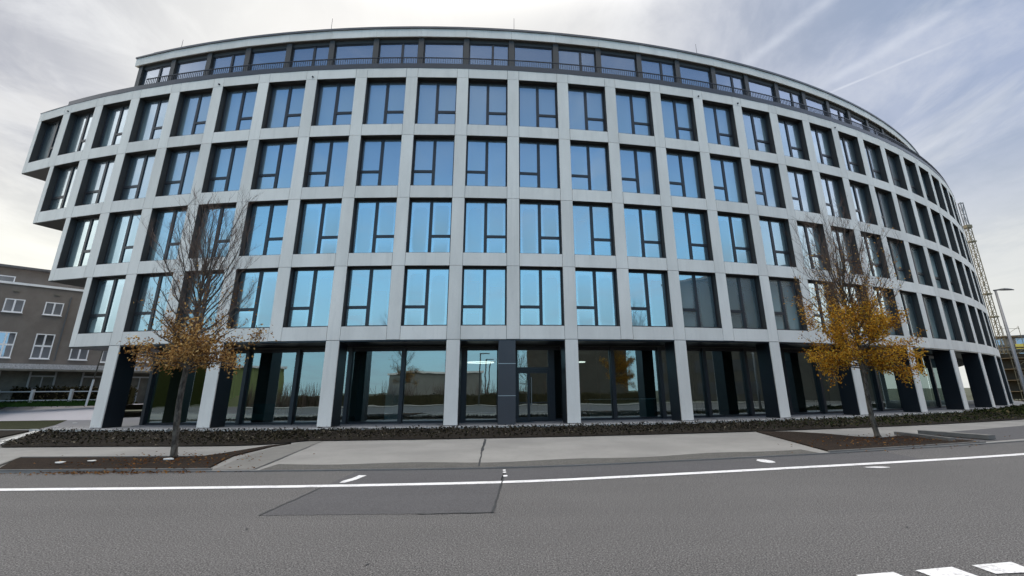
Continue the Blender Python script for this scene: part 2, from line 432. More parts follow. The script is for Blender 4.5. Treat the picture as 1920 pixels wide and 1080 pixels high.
for L in (4, 3, 2, 1):
    for b in range(FIRST[L], NB + 1):
        flip = L in (1, 3); lo = 1 if L <= 2 else 0
        h = ang(b - .5); loc = Vector(AP(b - .5, -.0, WZ[L][0])) - BLOC
        if b <= 25:
            pr = protos[(int(flip), lo)]
            w = pr[0] if not pr[1] else copy_tree(pr[0], B)
            pr[1] = True
            w.location = loc; w.rotation_euler = (0, 0, h)
            for ch in w.children: ch.rotation_euler = (R_(rw.gauss(0, .12)), 0, R_(rw.gauss(0, .18)))
        else:
            T = Matrix.Translation(loc) @ Matrix.Rotation(h, 4, 'Z')
            for src, dst in ((win_mesh(flip, H0), far), (pane_mesh(flip, H0), farg)):
                i0 = len(dst.v); dst.v += [tuple(T @ Vector(v)) for v in src.v]
                dst.f += [tuple(i0 + j for j in f) for f in src.f]
                dst.m += [m + (2 if src is not None and dst is farg else 0) for m in src.m]; dst.uv += src.uv
i0 = len(far.v); far.v += farg.v; far.f += [tuple(i0 + j for j in f) for f in farg.f]; far.m += [2] * len(farg.f); far.uv += farg.uv
tag(far.build('window', [M['dark'], M['frame'], M['glass']], B), kind='stuff')
# drawn blinds in a few offices
for (b, L, side, zt, zb) in ((10, 3, -1, .9, .1), (11, 3, 1, .9, .1), (12, 3, -1, .8, .1), (8, 3, 1, 2.8, 2.1), (14, 3, 1, 2.8, 1.9), (7, 2, -1, 2.8, 2.3), (15, 2, 1, 2.8, 1.7), (9, 4, 1, 2.8, 2.4), (18, 3, -1, 2.8, 1.6), (3, 2, -1, 1.2, .1), (13, 4, -1, 2.5, .1), (2, 3, -1, 2.0, .1), (5, 2, 1, 1.0, .1), (11, 3, 1, 2.2, 1.2), (16, 4, -1, 1.0, .1)):
    m = MB(); x0, x1 = (-HW + .1, -.1) if side < 0 else (.1, HW - .1)
    m.box(x0, x1, .50, .51, zb, zt); o = m.build('blind', M['blind'], B)
    o.location = Vector(AP(b - .5, 0, WZ[L][0])) - BLOC; o.rotation_euler = (0, 0, ang(b - .5))

# terrace edge, railing, set-back top floor, roof
RK0 = 1.90
m = MB(); abox(m, -.03, NB, -.015, .30, TOPZ, TOPZ + .05, 0, 66)
abox(m, .9, NB, .05, .28, TOPZ + .05, TOPZ + .36, 0, 64); bpart(m, 'parapet', M['band'])
m = MB(); abox(m, .05, NB, .3, 14, TOPZ - .05, TOPZ + .0, 0, 60); bpart(m, 'terrace_deck', M['coping'])
m = MB(); abox(m, .35, NB, .9, 1.1, TOPZ, TOPZ + .6, 0, 64); abox(m, .95, 2.2, .4, .6, TOPZ + .36, TOPZ + .62, 0, 4); bpart(m, 'terrace_upstand', M['band'])
m = MB(); abox(m, 3.1, NB, .12, .17, TOPZ + .78, TOPZ + .83, 0, 62)
kk = 3.1
while kk < 27:
    abox(m, kk, kk + .008, .13, .16, TOPZ + .36, TOPZ + .78, 0, 1, (0, 1)); kk += .046
bpart(m, 'railing', M['rail'])
RF0, RF1 = 22.57, 23.13
m = MB(); abox(m, RK0 - .03, NB, 1.5, 1.56, RF0, RF1, 0, 1) if False else None
for k in range(1, NB):
    a = max(k, RK0 - .04)
    if a < k + 1: abox(m, a + (.002 if a == k else 0), k + 1 - .002, 1.5, 1.58, RF0, RF1, 0)
abox(m, RK0 - .04, RK0 - .01, 1.58, 14, RF0, RF1)
bpart(m, 'roof_fascia', M['panel'])
m = MB(); abox(m, RK0 - .05, NB, 1.44, 1.75, RF1 + .003, RF1 + .11, 0, 62); abox(m, RK0 - .0, NB, 1.75, 14, RF1 - .3, RF1 + .02, 0, 60)
abox(m, RK0 + .5, NB, 1.46, 1.6, RF1 + .11, RF1 + .16, 0, 62); abox(m, RK0 - .01, RK0 + .4, 1.6, 13, RF1 + .02, RF1 + .1, 0)
bpart(m, 'roof', M['coping'])
m = MB(); abox(m, RK0 + .0, NB, 1.581, 14, RF0 - .012, RF0 + .02, 0, 60); bpart(m, 'roof_soffit', M['soffit'])
GO = 1.78; GZ1 = 22.30
m = MB()
abox(m, RK0 + .06, NB, GO + .0, GO + .2, TOPZ, TOPZ + .12, 0, 60)
for k in range(2, NB): abox(m, k - .06, k + .06, GO - .14, GO - .035, TOPZ, RF0 - .013, 0); abox(m, k - .06, k + .06, GO - .03, GO + .22, TOPZ, GZ1, 0)
abox(m, RK0 + .07, RK0 + .13, GO - .1, 9, TOPZ, TOPZ + .1, 0)
abox(m, RK0 + .10, NB, GO - .03, GO + .2, GZ1, RF0 - .013, 0, 60)
bpart(m, 'terrace_wall_frame', M['dark'])
for k in range(2, 27):
    w = MB(); a, b = k + .062, k + .938
    z0, z1 = TOPZ + .12, GZ1
    abox(w, a, a + .02, GO, GO + .08, z0, z1); abox(w, b - .02, b, GO, GO + .08, z0, z1)
    abox(w, a + .02, b - .02, GO, GO + .08, z1 - .07, z1); abox(w, a + .02, b - .02, GO, GO + .08, z0, z0 + .06)
    if k % 2 == 0: abox(w, k + .56, k + .61, GO - .02, GO + .08, z0 + .06, z1 - .07)
    wo = bpart(w, 'terrace_window', M['frame'])
    p = MB(); 
    segs = [(a + .02, k + .56), (k + .61, b - .02)] if k % 2 == 0 else [(a + .02, b - .02)]
    for (s0, s1) in segs: p.quad(AP(s0, GO + .04, z0 + .06), AP(s1, GO + .04, z0 + .06), AP(s1, GO + .04, z1 - .07), AP(s0, GO + .04, z1 - .07))
    bpart(p, 'pane', M['glass_top'], wo)
m = MB(); abox(m, RK0 + .15, NB, 6.2, 6.4, TOPZ, GZ1, 0, 40); bpart(m, 'terrace_room_wall', M['inner_wall'])
m = MB(); m.quad(AP(RK0 + .1, GO, TOPZ + .1), AP(RK0 + .1, 8, TOPZ + .1), AP(RK0 + .1, 8, GZ1), AP(RK0 + .1, GO, GZ1)); bpart(m, 'end_glazing', M['glass_top'])
for k in (2.44, 6.64, 11.09, 16.0):
    m = MB(); p = AP(k, 3.0, 0); m.tube([(p[0], p[1], RF1), (p[0], p[1], 25.5)], [.022, .012], 5); bpart(m, 'lightning_rod', M['rail'])
for k in (1, 5, 7, 15, 16, 19):
    m = MB(); a = Vector(AP(k + .02, .01, 18.71)); b = Vector(AP(k + .02, -.06, 18.71)); m.tube([a, b], .05, 8); bpart(m, 'overflow_pipe', M['black'])

# ground floor glazing
SO = 2.5
SZ1 = 3.80; GT = 3.67; GB = FLOOR + .10
MH = .034
def shop(k0, k1):
    w = MB()
    abox(w, k0, k1, SO - .05, SO + .05, FLOOR, GB, 0, 2); abox(w, k0, k1, SO - .05, SO + .05, GT, SZ1 + .05, 0, 2)
    for q in (k0 + MH + .004, k1 - MH - .004): abox(w, q - .004, q + .004, SO - .04, SO + .04, GB - .01, GT + .01)
    wo = bpart(w, 'shop_window', M['frame'])
    w = MB(); abox(w, k1 - MH, k1 + MH, SO - .20, SO + .06, FLOOR, SZ1); bpart(w, 'mullion', M['frame'], wo)
    p = MB(); a, b = k0 + MH + .001, k1 - MH - .001
    p.quad(AP(a, SO, GB), AP(b, SO, GB), AP(b, SO, GT), AP(a, SO, GT)); bpart(p, 'pane', M['glass_shop'], wo)
w = MB(); abox(w, 4.0 - MH, 4.0 + MH, SO - .2, SO + .06, FLOOR, SZ1); bpart(w, 'mullion', M['frame'])
shop(4, 6)
for k in list(range(6, 10)) + list(range(12, 24)): shop(k, k + 1)
w = MB(); abox(w, 10 + MH, 10.18, SO - .08, SO + .06, FLOOR, SZ1); abox(w, 10.76, 11.12, SO - .08, SO + .06, FLOOR, SZ1); bpart(w, 'solid_panel', M['frame'])
w = MB(); abox(w, 10.18, 10.76, SO - .05, SO + .05, FLOOR, GB); abox(w, 10.18, 10.76, SO - .05, SO + .05, GT, SZ1 + .05); 
for q in (10.186, 10.754): abox(w, q - .004, q + .004, SO - .04, SO + .04, GB - .01, GT + .01)
wo = bpart(w, 'shop_window', M['frame'])
p = MB(); p.quad(AP(10.182, SO, GB), AP(10.758, SO, GB), AP(10.758, SO, GT), AP(10.182, SO, GT)); bpart(p, 'pane', M['glass_shop'], wo)
# entrance : door with fanlight and side light
dk0, dk1 = 11.12, 12 - MH - .001
w = MB()
abox(w, dk0 + .02, 11.73, SO - .06, SO + .06, 2.62, 2.80, 0); abox(w, dk0, dk1, SO - .05, SO + .05, GT, SZ1 + .05, 0)
for a, b in ((dk0, dk0 + .02), (11.73, 11.85)): abox(w, a, b, SO - .06, SO + .06, FLOOR, GT, 0)
abox(w, 11.85, dk1, SO - .05, SO + .05, FLOOR, GB, 0)
wo = bpart(w, 'entrance_frame', M['frame'])
p = MB()
for (a, b, z0, z1) in ((dk0 + .021, 11.729, 2.80, GT), (11.851, dk1, GB, GT)):
    p.quad(AP(a, SO, z0), AP(b, SO, z0), AP(b, SO, z1), AP(a, SO, z1))
bpart(p, 'pane', M['glass_shop'], wo)
for (a, b, hx) in ((dk0 + .022, 11.35, None), (11.352, 11.728, 11.40)):
    w = MB(); t = .024
    abox(w, a, a + t, SO - .04, SO + .04, .17, 2.61); abox(w, b - t, b, SO - .04, SO + .04, .17, 2.61)
    abox(w, a + t, b - t, SO - .04, SO + .04, .17, .34); abox(w, a + t, b - t, SO - .04, SO + .04, 2.50, 2.61); abox(w, a + t, b - t, SO - .045, SO + .04, 1.02, 1.06)
    d_ = bpart(w, 'door', M['frame'])
    p = MB(); p.quad(AP(a + t, SO, .34), AP(b - t, SO, .34), AP(b - t, SO, 2.50), AP(a + t, SO, 2.50)); bpart(p, 'pane', M['glass_shop'], d_)
    if hx:
        m = MB(); m.tube([AP(hx, SO - .12, .9), AP(hx, SO - .12, 2.3)], .018, 8)
        for z in (1.0, 2.2): m.tube([AP(hx, SO - .12, z), AP(hx, SO - .02, z)], .01, 6)
        bpart(m, 'handle', M['door_steel'], d_)
m = MB(); abox(m, 11.1, 11.4, 1.6, 2.3, FLOOR - .003, FLOOR + .012); bpart(m, 'doormat_well', M['black'])
# soffit light strips
mstrip = flat('strip_light', (.35, .36, .36), .4)
for k in range(4, 24, 2):
    m = MB(); abox(m, k + .55, k + 1.45, .55, .62, 3.915, 3.932); bpart(m, 'soffit_strip', mstrip)
# plinth
def m_plinth(g):
    p = opos(g); n = g.noise(p, 2.0, 6, .65)
    return pbsdf(g, g.mix(g.ss(n, .3, .7), (.16, .165, .18), (.22, .225, .24)), .7)
M['plinth'] = mat('plinth_paving', m_plinth)
m = MB(); abox(m, 3.2, NB, -.78, 2.6, -.1, FLOOR - .004, 0, 60); bpart(m, 'plinth', M['plinth'])
M['edge'] = flat('edge_stone', (.42, .42, .41), .8, 0, .25, 2.5)
m = MB(); abox(m, 3.1, NB, -.93, -.78, -.1, FLOOR + .012, 0, 60); bpart(m, 'plinth_edge', M['edge'])

# ------------------------------------------------------------------ lobby things seen through the glass
def lamp_mat(name, c, s):
    def f(g):
        e = g.node('ShaderNodeEmission'); g.put(e.inputs[0], c); e.inputs[1].default_value = s; return e.outputs[0]
    return mat(name, f)
M['lit'] = lamp_mat('lit_tube', (1, .97, .9), 2.2)
M['pink'] = flat('pink_fabric', (.85, .22, .30), .8); M['teal'] = flat('teal_fabric', (.04, .14, .13), .8)
def local_box(m, x0, x1, y0, y1, z0, z1, mt=0): m.box(x0, x1, y0, y1, z0, z1, mt)
ch = thing('armchair', 'pink lounge chair behind the ground floor glass near the left tree', 'chair', AP(5.60, 3.2, FLOOR), ang(5.7))
m = MB(); m.box(-.32, .32, -.3, .3, .34, .48); m.build('seat', M['pink'], ch)
m = MB()
for i in range(8):
    a0 = -1.25 + i * 2.5 / 8; a1 = a0 + 2.5 / 8
    P = [(.40 * math.sin(a0), .34 * math.cos(a0)), (.40 * math.sin(a1), .34 * math.cos(a1)), (.46 * math.sin(a1), .40 * math.cos(a1)), (.46 * math.sin(a0), .40 * math.cos(a0))]
    m.prism(P, .42, 1.45 - .3 * abs(a0 + .15), 0)
m.build('backrest', M['pink'], ch)
for (x, y) in ((-.26, -.24), (.26, -.24), (-.26, .24), (.26, .24)):
    m = MB(); m.tube([(x, y, .34), (x * 1.1, y * 1.1, 0)], .018, 6); m.build('leg', M['frame'], ch)
sf = thing('sofa', 'low dark teal sofa inside the glazed ground floor beside the pink chair', 'sofa', AP(5.95, 4.4, FLOOR), ang(6.2))
m = MB(); m.box(-.85, .85, -.35, .35, .12, .44); m.build('seat', M['teal'], sf)
m = MB(); m.box(-.85, .85, .22, .38, .44, .95); m.build('backrest', M['teal'], sf)
for s in (-1, 1): m = MB(); m.box(s * .98 - .1, s * .98 + .1, -.35, .38, .12, .62); m.build('armrest', M['teal'], sf)
for (k, lab, r) in ((10.42, 'large glowing ring lamp hanging behind the glass left of the entrance', .75), (12.6, 'small glowing ring lamp hanging in the dark lobby right of the entrance', .3)):
    rl = thing('ring_lamp', lab, 'lamp', AP(k, 5.0, 3.2))
    m = MB(); n = 28
    m.tube([(r * math.cos(t * 2 * math.pi / n), r * math.sin(t * 2 * math.pi / n), 0) for t in range(n + 1)], .03, 6, cap=False); m.build('ring', M['lit'], rl)
    for t in (0, 2.1, 4.2): m = MB(); m.tube([(r * math.cos(t), r * math.sin(t), 0), (0, 0, .48)], .004, 4); m.build('cable', M['frame'], rl)
cb = thing('cabinet', 'tall pale cabinet standing behind the glass between the second and third free columns', 'cabinet', AP(8.70, 4.3, FLOOR), ang(8.8))
m = MB(); m.box(-.42, .42, -.25, .25, 0, 2.35); m.build('carcass', M['white'], cb)
for s in (-1, 1): m = MB(); m.box(s * .205 - .195, s * .205 + .195, -.275, -.252, .08, 2.3); m.build('door', M['white'], cb)
cn = thing('reception_counter', 'long low counter with pale top inside the lobby right of the entrance', 'counter', AP(13.4, 4.4, FLOOR), ang(13.3))
m = MB(); m.box(-1.9, 1.9, -.25, .3, 0, .95); m.build('body', M['teal'], cn)
m = MB(); m.box(-2.0, 2.0, -.33, .36, .955, 1.0); m.build('counter_top', M['white'], cn)

# ------------------------------------------------------------------ ground, road, pavements
def catmull(P, n=8):
    out = []
    for i in range(len(P) - 1):
        p0, p1, p2, p3 = P[max(i - 1, 0)], P[i], P[i + 1], P[min(i + 2, len(P) - 1)]
        for j in range(n):
            t = j / n
            out.append(tuple(.5 * ((2 * p1[c]) + (-p0[c] + p2[c]) * t + (2 * p0[c] - 5 * p1[c] + 4 * p2[c] - p3[c]) * t * t + (-p0[c] + 3 * p1[c] - 3 * p2[c] + p3[c]) * t ** 3) for c in (0, 1)))
    out.append(P[-1]); return out
KERB = catmull([(-120, 13.2), (-60, 12.3), (-30, 11.95), (-11.7, 11.72), (-7, 11.55), (-4.45, 11.5), (-1.15, 11.55), (1.2, 11.86), (3.72, 12.44), (7.2, 13.35), (10.0, 14.24), (14.2, 15.65), (20, 18.0), (30, 22.6), (45, 31), (70, 47)])
LINE = catmull([(-120, 11.0), (-60, 10.2), (-30, 9.85), (-9.55, 9.66), (-6.67, 9.63), (-3.46, 9.68), (-.4, 9.88), (2.05, 10.36), (5.56, 11.2), (8.28, 11.88), (11.69, 12.85), (16, 14.4), (24, 17.8), (34, 22.6), (60, 38)])
def yat(C, x):
    for a, b in zip(C, C[1:]):
        if a[0] <= x <= b[0]: return a[1] + (b[1] - a[1]) * (x - a[0]) / (b[0] - a[0])
    return C[-1][1]
def strip(mb, A, Bc, z, mt=0):
    for i in range(len(A) - 1):
        mb.quad((*A[i], z), (*A[i + 1], z), (*Bc[i + 1], z), (*Bc[i], z), mt)
def offs(C, d):
    out = []
    for i, p in enumerate(C):
        a = C[max(i - 1, 0)]; b = C[min(i + 1, len(C) - 1)]
        L = math.hypot(b[0] - a[0], b[1] - a[1]); out.append((p[0] - (b[1] - a[1]) / L * d, p[1] + (b[0] - a[0]) / L * d))
    return out

def m_asphalt(base, lo, hi, speck):
    def f(g):
        p = opos(g)
        big = g.noise(p, .35, 5, .6); mid = g.noise(p, 3.2, 5, .6); fine = g.noise(p, 62, 3, .85); fine2 = g.noise(p, 24, 3, .7)
        track = g.noise(g.mapping(p, scale=(.05, 1.0, 1)), 1.1, 3, .5)
        v = g.node('ShaderNodeTexVoronoi'); g.put(v.inputs['Vector'], p); v.inputs['Scale'].default_value = 60
        s = g.m('ADD', g.m('MULTIPLY', g.m('SUBTRACT', fine, .5), speck * 2.4), g.m('MULTIPLY', g.m('SUBTRACT', fine2, .5), speck * .28))
        s = g.m('ADD', s, g.m('MULTIPLY', g.m('SUBTRACT', big, .5), .34)); s = g.m('ADD', s, g.m('MULTIPLY', g.m('SUBTRACT', mid, .5), .22))
        s = g.m('ADD', s, g.m('MULTIPLY', g.m('SUBTRACT', track, .5), .28))
        col = g.mix(1.0, base, g_gray(g, g.m('MAXIMUM', g.m('ADD', s, 1.0), .15)), 'MULTIPLY')
        chips = g.m('MULTIPLY', g.ss(v.outputs['Distance'], .10, .28, 1, 0), g.ss(fine2, .5, .62))
        col = g.mix(g.m('MULTIPLY', chips, lo), col, hi)
        return pbsdf(g, col, .82, 0, .35, fine, .25, .006)
    return f
M['asphalt'] = mat('asphalt', m_asphalt((.078, .0755, .0765), 1.0, (.34, .325, .325), 4.6))
M['asphalt_new'] = mat('patched_asphalt', m_asphalt((.064, .063, .068), .5, (.19, .185, .19), 1.8))
def m_concrete(g):
    p = opos(g); n = g.noise(p, .5, 6, .6); n2 = g.noise(p, 5, 6, .7); n3 = g.noise(p, 60, 3, .6)
    col = g.mix(g.ss(n, .3, .7), (.185, .182, .178), (.235, .232, .225))
    col = g.mix(g.m('MULTIPLY', g.ss(n2, .5, .75), .45), col, (.15, .148, .142))
    col = g.mix(g.m('MULTIPLY', g.ss(n3, .5, .7), .25), col, (.16, .155, .15))
    return pbsdf(g, col, .85, 0, .3, n3, .3, .01)
M['concrete'] = mat('pavement_concrete', m_concrete)
def m_soil(dark, light, leafy, amt):
    def f(g):
        p = opos(g); n = g.noise(p, 3, 6, .7); n2 = g.noise(p, 28, 4, .7); n3 = g.noise(p, 11, 5, .7)
        col = g.mix(g.ss(n2, .3, .7), dark, light); col = g.mix(g.m('MULTIPLY', g.ss(n3, .5, .66), amt), col, leafy)
        col = g.mix(g.m('MULTIPLY', g.ss(n, .4, .7), .4), col, dark)
        return pbsdf(g, col, .95, 0, .1, g.m('ADD', n2, n3), .9, .05)
    return f
M['soil'] = mat('bed_soil', m_soil((.010, .009, .008), (.034, .028, .023), (.045, .038, .026), .3))
M['verge'] = mat('verge_soil', m_soil((.016, .012, .010), (.044, .033, .026), (.065, .04, .025), .4))
M['grass_soil'] = mat('rough_grass_soil', m_soil((.022, .026, .014), (.055, .062, .034), (.10, .10, .06), .4))
M['land'] = mat('land', m_soil((.05, .055, .04), (.09, .095, .07), (.12, .12, .09), .4))
M['paving'] = flat('blue_grey_paving', (.16, .165, .185), .75, 0, .2, 1.2)
M['lavender'] = flat('smooth_pale_paving', (.42, .405, .44), .8, 0, .10, .5)
def m_paint(g):
    p = opos(g); n = g.noise(p, 30, 4, .7); n2 = g.noise(p, 2.2, 4, .7)
    wear = g.m('MULTIPLY', g.ss(g.m('ADD', g.m('MULTIPLY', n, .6), g.m('MULTIPLY', n2, .4)), .48, .64), .7)
    return pbsdf(g, g.mix(wear, (.66, .66, .68), (.22, .215, .22)), .6, 0, .4)
M['paint'] = mat('road_paint', m_paint)
M['tar'] = flat('tar_seam', (.018, .018, .02), .6)
M['kerbstone'] = flat('kerb_concrete', (.14, .137, .13), .85, 0, .3, 3)
def struct(mb, name, mt): return tag(mb.build(name, mt), kind='structure')

m = MB(); s = 900; m.quad((-s, -s, -.03), (s, -s, -.03), (s, s, -.03), (-s, s, -.03)); struct(m, 'ground', M['land'])
m = MB(); strip(m, [(p[0], -7.5 + (p[1] - 12)) for p in KERB], KERB, 0.0); struct(m, 'road', M['asphalt'])
# pavement : from the kerb to the planting bed and on to the plinth
KIN = offs(KERB, .0)
def bedfront(x):
    r = RAD + 5.35; dx = x - CX
    return CY - math.sqrt(r * r - dx * dx) if abs(dx) < r else 99
m = MB(); xs = [-60 + i * 1.0 for i in range(0, 108)]
A = [(x, yat(KERB, x) + .004) for x in xs]; Bq = [(x, max(yat(KERB, x) + .3, min((CY - math.sqrt((RAD + 1.0) ** 2 - (x - CX) ** 2)) if abs(x - CX) < RAD else 99, 60))) for x in xs]
strip(m, A, Bq, .05)
for i in range(len(xs) - 1): m.quad((*A[i], -.02), (*A[i + 1], -.02), (*A[i + 1], .05), (*A[i], .05), 0)
struct(m, 'pavement', [M['concrete'], M['kerbstone']])
m = MB(); strip(m, offs(KERB, -.035), offs(KERB, -.004), .004); struct(m, 'gutter_joint', M['tar'])
M['apron'] = mat('worn_concrete', m_soil((.085, .083, .08), (.165, .162, .155), (.12, .118, .112), .5))
m = MB(); ap = [p for p in offs(KERB, .03) if -6.2 < p[0] < 7.4]; strip(m, ap, [(p[0] - .05, p[1] + .85 + .12 * math.sin(p[0] * 1.7)) for p in ap], .054); struct(m, 'kerb_apron', M['apron'])
# dark strip of newer asphalt between edge line and kerb, the square patch and its tar seams
m = MB(); X = [-3.75, -.58]
re_ = random.Random(6); ragged = [(-3.75 + 3.2 * i / 40 + re_.uniform(-.01, .01), 7.49 + re_.uniform(-.014, .014)) for i in range(41)] + [(-.55 - .07 * i / 30 + re_.uniform(-.01, .01), 7.49 + 3.97 * i / 30) for i in range(1, 31)] + [(-3.75 + re_.uniform(-.01, .01), 11.42 - 3.93 * i / 30) for i in range(0, 30)]
m.poly(ragged, .004)
xs2 = [-.62 + i * .6 for i in range(0, 17)]
strip(m, [(x, yat(LINE, x) + .1) for x in xs2], [(x, yat(KERB, x) - .09) for x in xs2], .004)
tag(m.build('road_patch', M['asphalt_new']), kind='structure')
m = MB()
def flatline(m, a, b, w, z):
    d = Vector((b[0] - a[0], b[1] - a[1])); n = Vector((-d.y, d.x)).normalized() * w / 2
    m.quad((a[0] - n.x, a[1] - n.y, z), (b[0] - n.x, b[1] - n.y, z), (b[0] + n.x, b[1] + n.y, z), (a[0] + n.x, a[1] + n.y, z))
rj = random.Random(3)
def wob_line(m, a, b, w, z, n=10):
    P = [(a[0] + (b[0] - a[0]) * i / n + rj.uniform(-.012, .012), a[1] + (b[1] - a[1]) * i / n + rj.uniform(-.012, .012)) for i in range(n + 1)]
    for p, q in zip(P, P[1:]): flatline(m, p, q, w * rj.uniform(.7, 1.3), z)
wob_line(m, (-3.75, 7.49), (-3.75, 9.5), .03, .008); wob_line(m, (-.57, 7.49), (-.6, 11.42), .03, .008, 16); wob_line(m, (-1.6, 7.47), (-.57, 7.5), .03, .008)
rk = random.Random(31)
for (x, y, a, L) in ((9.5, 10.2, .3, 1.2),):
    q = (x, y)
    for i in range(int(L / .12)):
        a += rk.gauss(0, .28); e = (q[0] + .12 * math.cos(a), q[1] + .12 * math.sin(a)); flatline(m, q, e, rk.uniform(.006, .014), .008); q = e
for i in range(26):
    x, y = rk.uniform(-7, 9), rk.uniform(3.6, 9); a = rk.uniform(0, 3.14); L = rk.uniform(.02, .07)
    flatline(m, (x, y), (x + L * math.cos(a), y + L * math.sin(a)), rk.uniform(.008, .02), .008)
struct(m, 'tar_seam', M['tar'])
m = MB(); strip(m, offs(LINE, -.115), offs(LINE, .115), .008); struct(m, 'edge_line', M['paint'])
m = MB(); xs_ = [(-3.60, 9.98), (-3.50, 9.97), (-3.40, 10.3), (-3.36, 10.8), (-3.52, 10.82), (-3.54, 10.45), (-3.61, 10.2)]
m.poly(xs_, .009)
for (cx, cy, rx, ry) in ((5.30, 12.20, .17, .33), (7.1, 11.1, .26, .10), (-.62, 11.28, .035, .08), (-.60, 11.0, .04, .09), (-.56, 10.55, .05, .10)):
    m.poly([(cx + rx * math.cos(t * math.pi / 8) * rj.uniform(.85, 1.1), cy + ry * math.sin(t * math.pi / 8) * rj.uniform(.85, 1.1)) for t in range(16)], .009)
for i in range(3):
    m.poly([[(4.044, 4.991), (4.44, 5.024), (4.462, 5.292), (4.023, 5.212)], [(3.463, 4.863), (3.848, 4.913), (3.81, 5.176), (3.418, 5.098)], [(2.86, 4.77), (3.227, 4.821), (3.196, 5.064), (2.82, 4.997)]][i], .008)
struct(m, 'road_marks', M['paint'])
# joints in the driveway concrete
m = MB(); wob_line(m, (-1.2, 11.7), (-1.42, 14.6), .035, .056); wob_line(m, (-1.42, 14.6), (-1.66, 18.2), .07, .056)
wob_line(m, (-6.08, 11.65), (-7.30, 18.2), .075, .056, 14); wob_line(m, (-6.75, 13.4), (-6.95, 16.2), .02, .056)
struct(m, 'pavement_joint', M['tar'])
# planting bed in front of the plinth
m = MB()
nb = 130; A = []; Bb = []
def bed_edges(k):
    f = 5.35
    a = AP(k, -.93); b = AP(k, -f)
    return a, b
xsb = []
for i in range(nb + 1):
    k = 7.9 + (NB - 7.9) * i / nb; a, b = bed_edges(k); A.append(a[:2]); Bb.append(b[:2])
LB0 = [(-17.3, 17.1), (-14, 16.95), (-10, 16.9), (-8.3, 17.2)]
left_front = catmull([(-17.3, 17.1), (-14, 17.0), (-10.2, 16.75), (-8.6, 17.1), (-7.7, 18.35)], 6)
ks = [4.25 + (7.9 - 4.25) * i / (len(left_front) - 1) for i in range(len(left_front))]
left_back = [(-22.8, 24.4)] + [AP(k, -.93)[:2] for k in ks[1:]]
left_back = [( -22.6 + ( -9.7 + 22.6) * i / (len(left_front) - 1), 0) for i in range(len(left_front))]
left_back = [(x, CY - math.sqrt((RAD + .93) ** 2 - (x - CX) ** 2)) for x, _ in left_back]
Fr = left_front[:-1] + Bb; Bk = left_back[:-1] + A
def hgt(x, y): return .13 + .035 * math.sin(x * 5.1 + y * 3.7) * math.sin(y * 6.3 - x * 2.2) + .02 * math.sin(x * 13 + y * 11)
NS = 14
def lerp(a, b, t): return (a[0] + (b[0] - a[0]) * t, a[1] + (b[1] - a[1]) * t)
FrD = []; BkD = []
for i in range(len(Fr) - 1):
    for j in range(3): FrD.append(lerp(Fr[i], Fr[i + 1], j / 3)); BkD.append(lerp(Bk[i], Bk[i + 1], j / 3))
FrD.append(Fr[-1]); BkD.append(Bk[-1])
for i in range(len(FrD) - 1):
    for j in range(NS):
        P = []
        for (ii, jj) in ((i, j), (i + 1, j), (i + 1, j + 1), (i, j + 1)):
            q = lerp(FrD[ii], BkD[ii], jj / NS); e = min(jj, NS - jj) / 2.0
            P.append((q[0], q[1], .054 + max(0, hgt(*q) - .05) * min(1, e)))
        m.quad(*P)
struct(m, 'planting_bed', M['soil'])
def m_leafy(ramp, trans=.35):
    def f(g):
        geo = g.node('ShaderNodeNewGeometry'); col = g.ramp(geo.outputs['Random Per Island'], ramp)
        d = g.node('ShaderNodeBsdfDiffuse'); g.put(d.inputs[0], col); t = g.node('ShaderNodeBsdfTranslucent'); g.put(t.inputs[0], col)
        x = g.node('ShaderNodeMixShader'); x.inputs[0].default_value = trans; g.l.new(d.outputs[0], x.inputs[1]); g.l.new(t.outputs[0], x.inputs[2]); return x.outputs[0]
    return f
M['cover'] = mat('ground_cover_leaf', m_leafy([(0, (.008, .008, .007)), (.35, (.016, .016, .011)), (.6, (.030, .025, .018)), (.88, (.036, .034, .020)), (1, (.16, .14, .11))], .2))
M['cover_green'] = mat('ground_cover_green_leaf', m_leafy([(0, (.008, .012, .006)), (.4, (.018, .028, .010)), (.75, (.036, .045, .016)), (1, (.11, .09, .05))], .2))
M['twigs'] = mat('dry_twig', m_leafy([(0, (.02, .014, .010)), (.5, (.06, .045, .03)), (1, (.12, .10, .07))], .1))
def leaf(mb, c, d, n, ln, wd, mt=0):
    """a folded leaf: two triangles sharing the midrib"""
    d = d.normalized(); s = d.cross(n)
    if s.length < 1e-3: s = Vector((1, 0, 0))
    s.normalize(); u = s.cross(d)
    a = c; t = c + d * ln; l = c + d * ln * .45 + s * wd / 2 + u * wd * .22; r = c + d * ln * .45 - s * wd / 2 + u * wd * .22
    i = len(mb.v); mb.v += [tuple(a), tuple(r), tuple(t), tuple(l)]
    mb.f += [(i, i + 1, i + 2), (i, i + 2, i + 3)]; mb.m += [mt, mt]; mb.uv += [(0, 0)] * 6
rb = random.Random(11)
gc = MB()
for n in range(24000):
    u = rb.random(); i = int(u * (len(FrD) - 1)); 
    q = lerp(FrD[i], BkD[i], rb.random() ** 1.0)
    if q[0] > 40: continue
    near = 1.0 if q[0] < 26 else 2.0
    green = 1 if rb.random() < min(1, max(0, (q[0] - 8) / 8)) * .85 else 0
    z = hgt(*q) + rb.uniform(-.05, .035) * (1 + .6 * math.sin(q[0] * 2.3 + q[1]) * math.sin(q[1] * 3.1 - q[0]))
    d = Vector((rb.gauss(0, 1), rb.gauss(0, 1), rb.uniform(-.1, 1.2)))
    leaf(gc, Vector((q[0], q[1], z)), d, Vector((rb.gauss(0, .5), rb.gauss(0, .5), 1)), rb.uniform(.06, .14) * near, rb.uniform(.04, .085) * near, green)
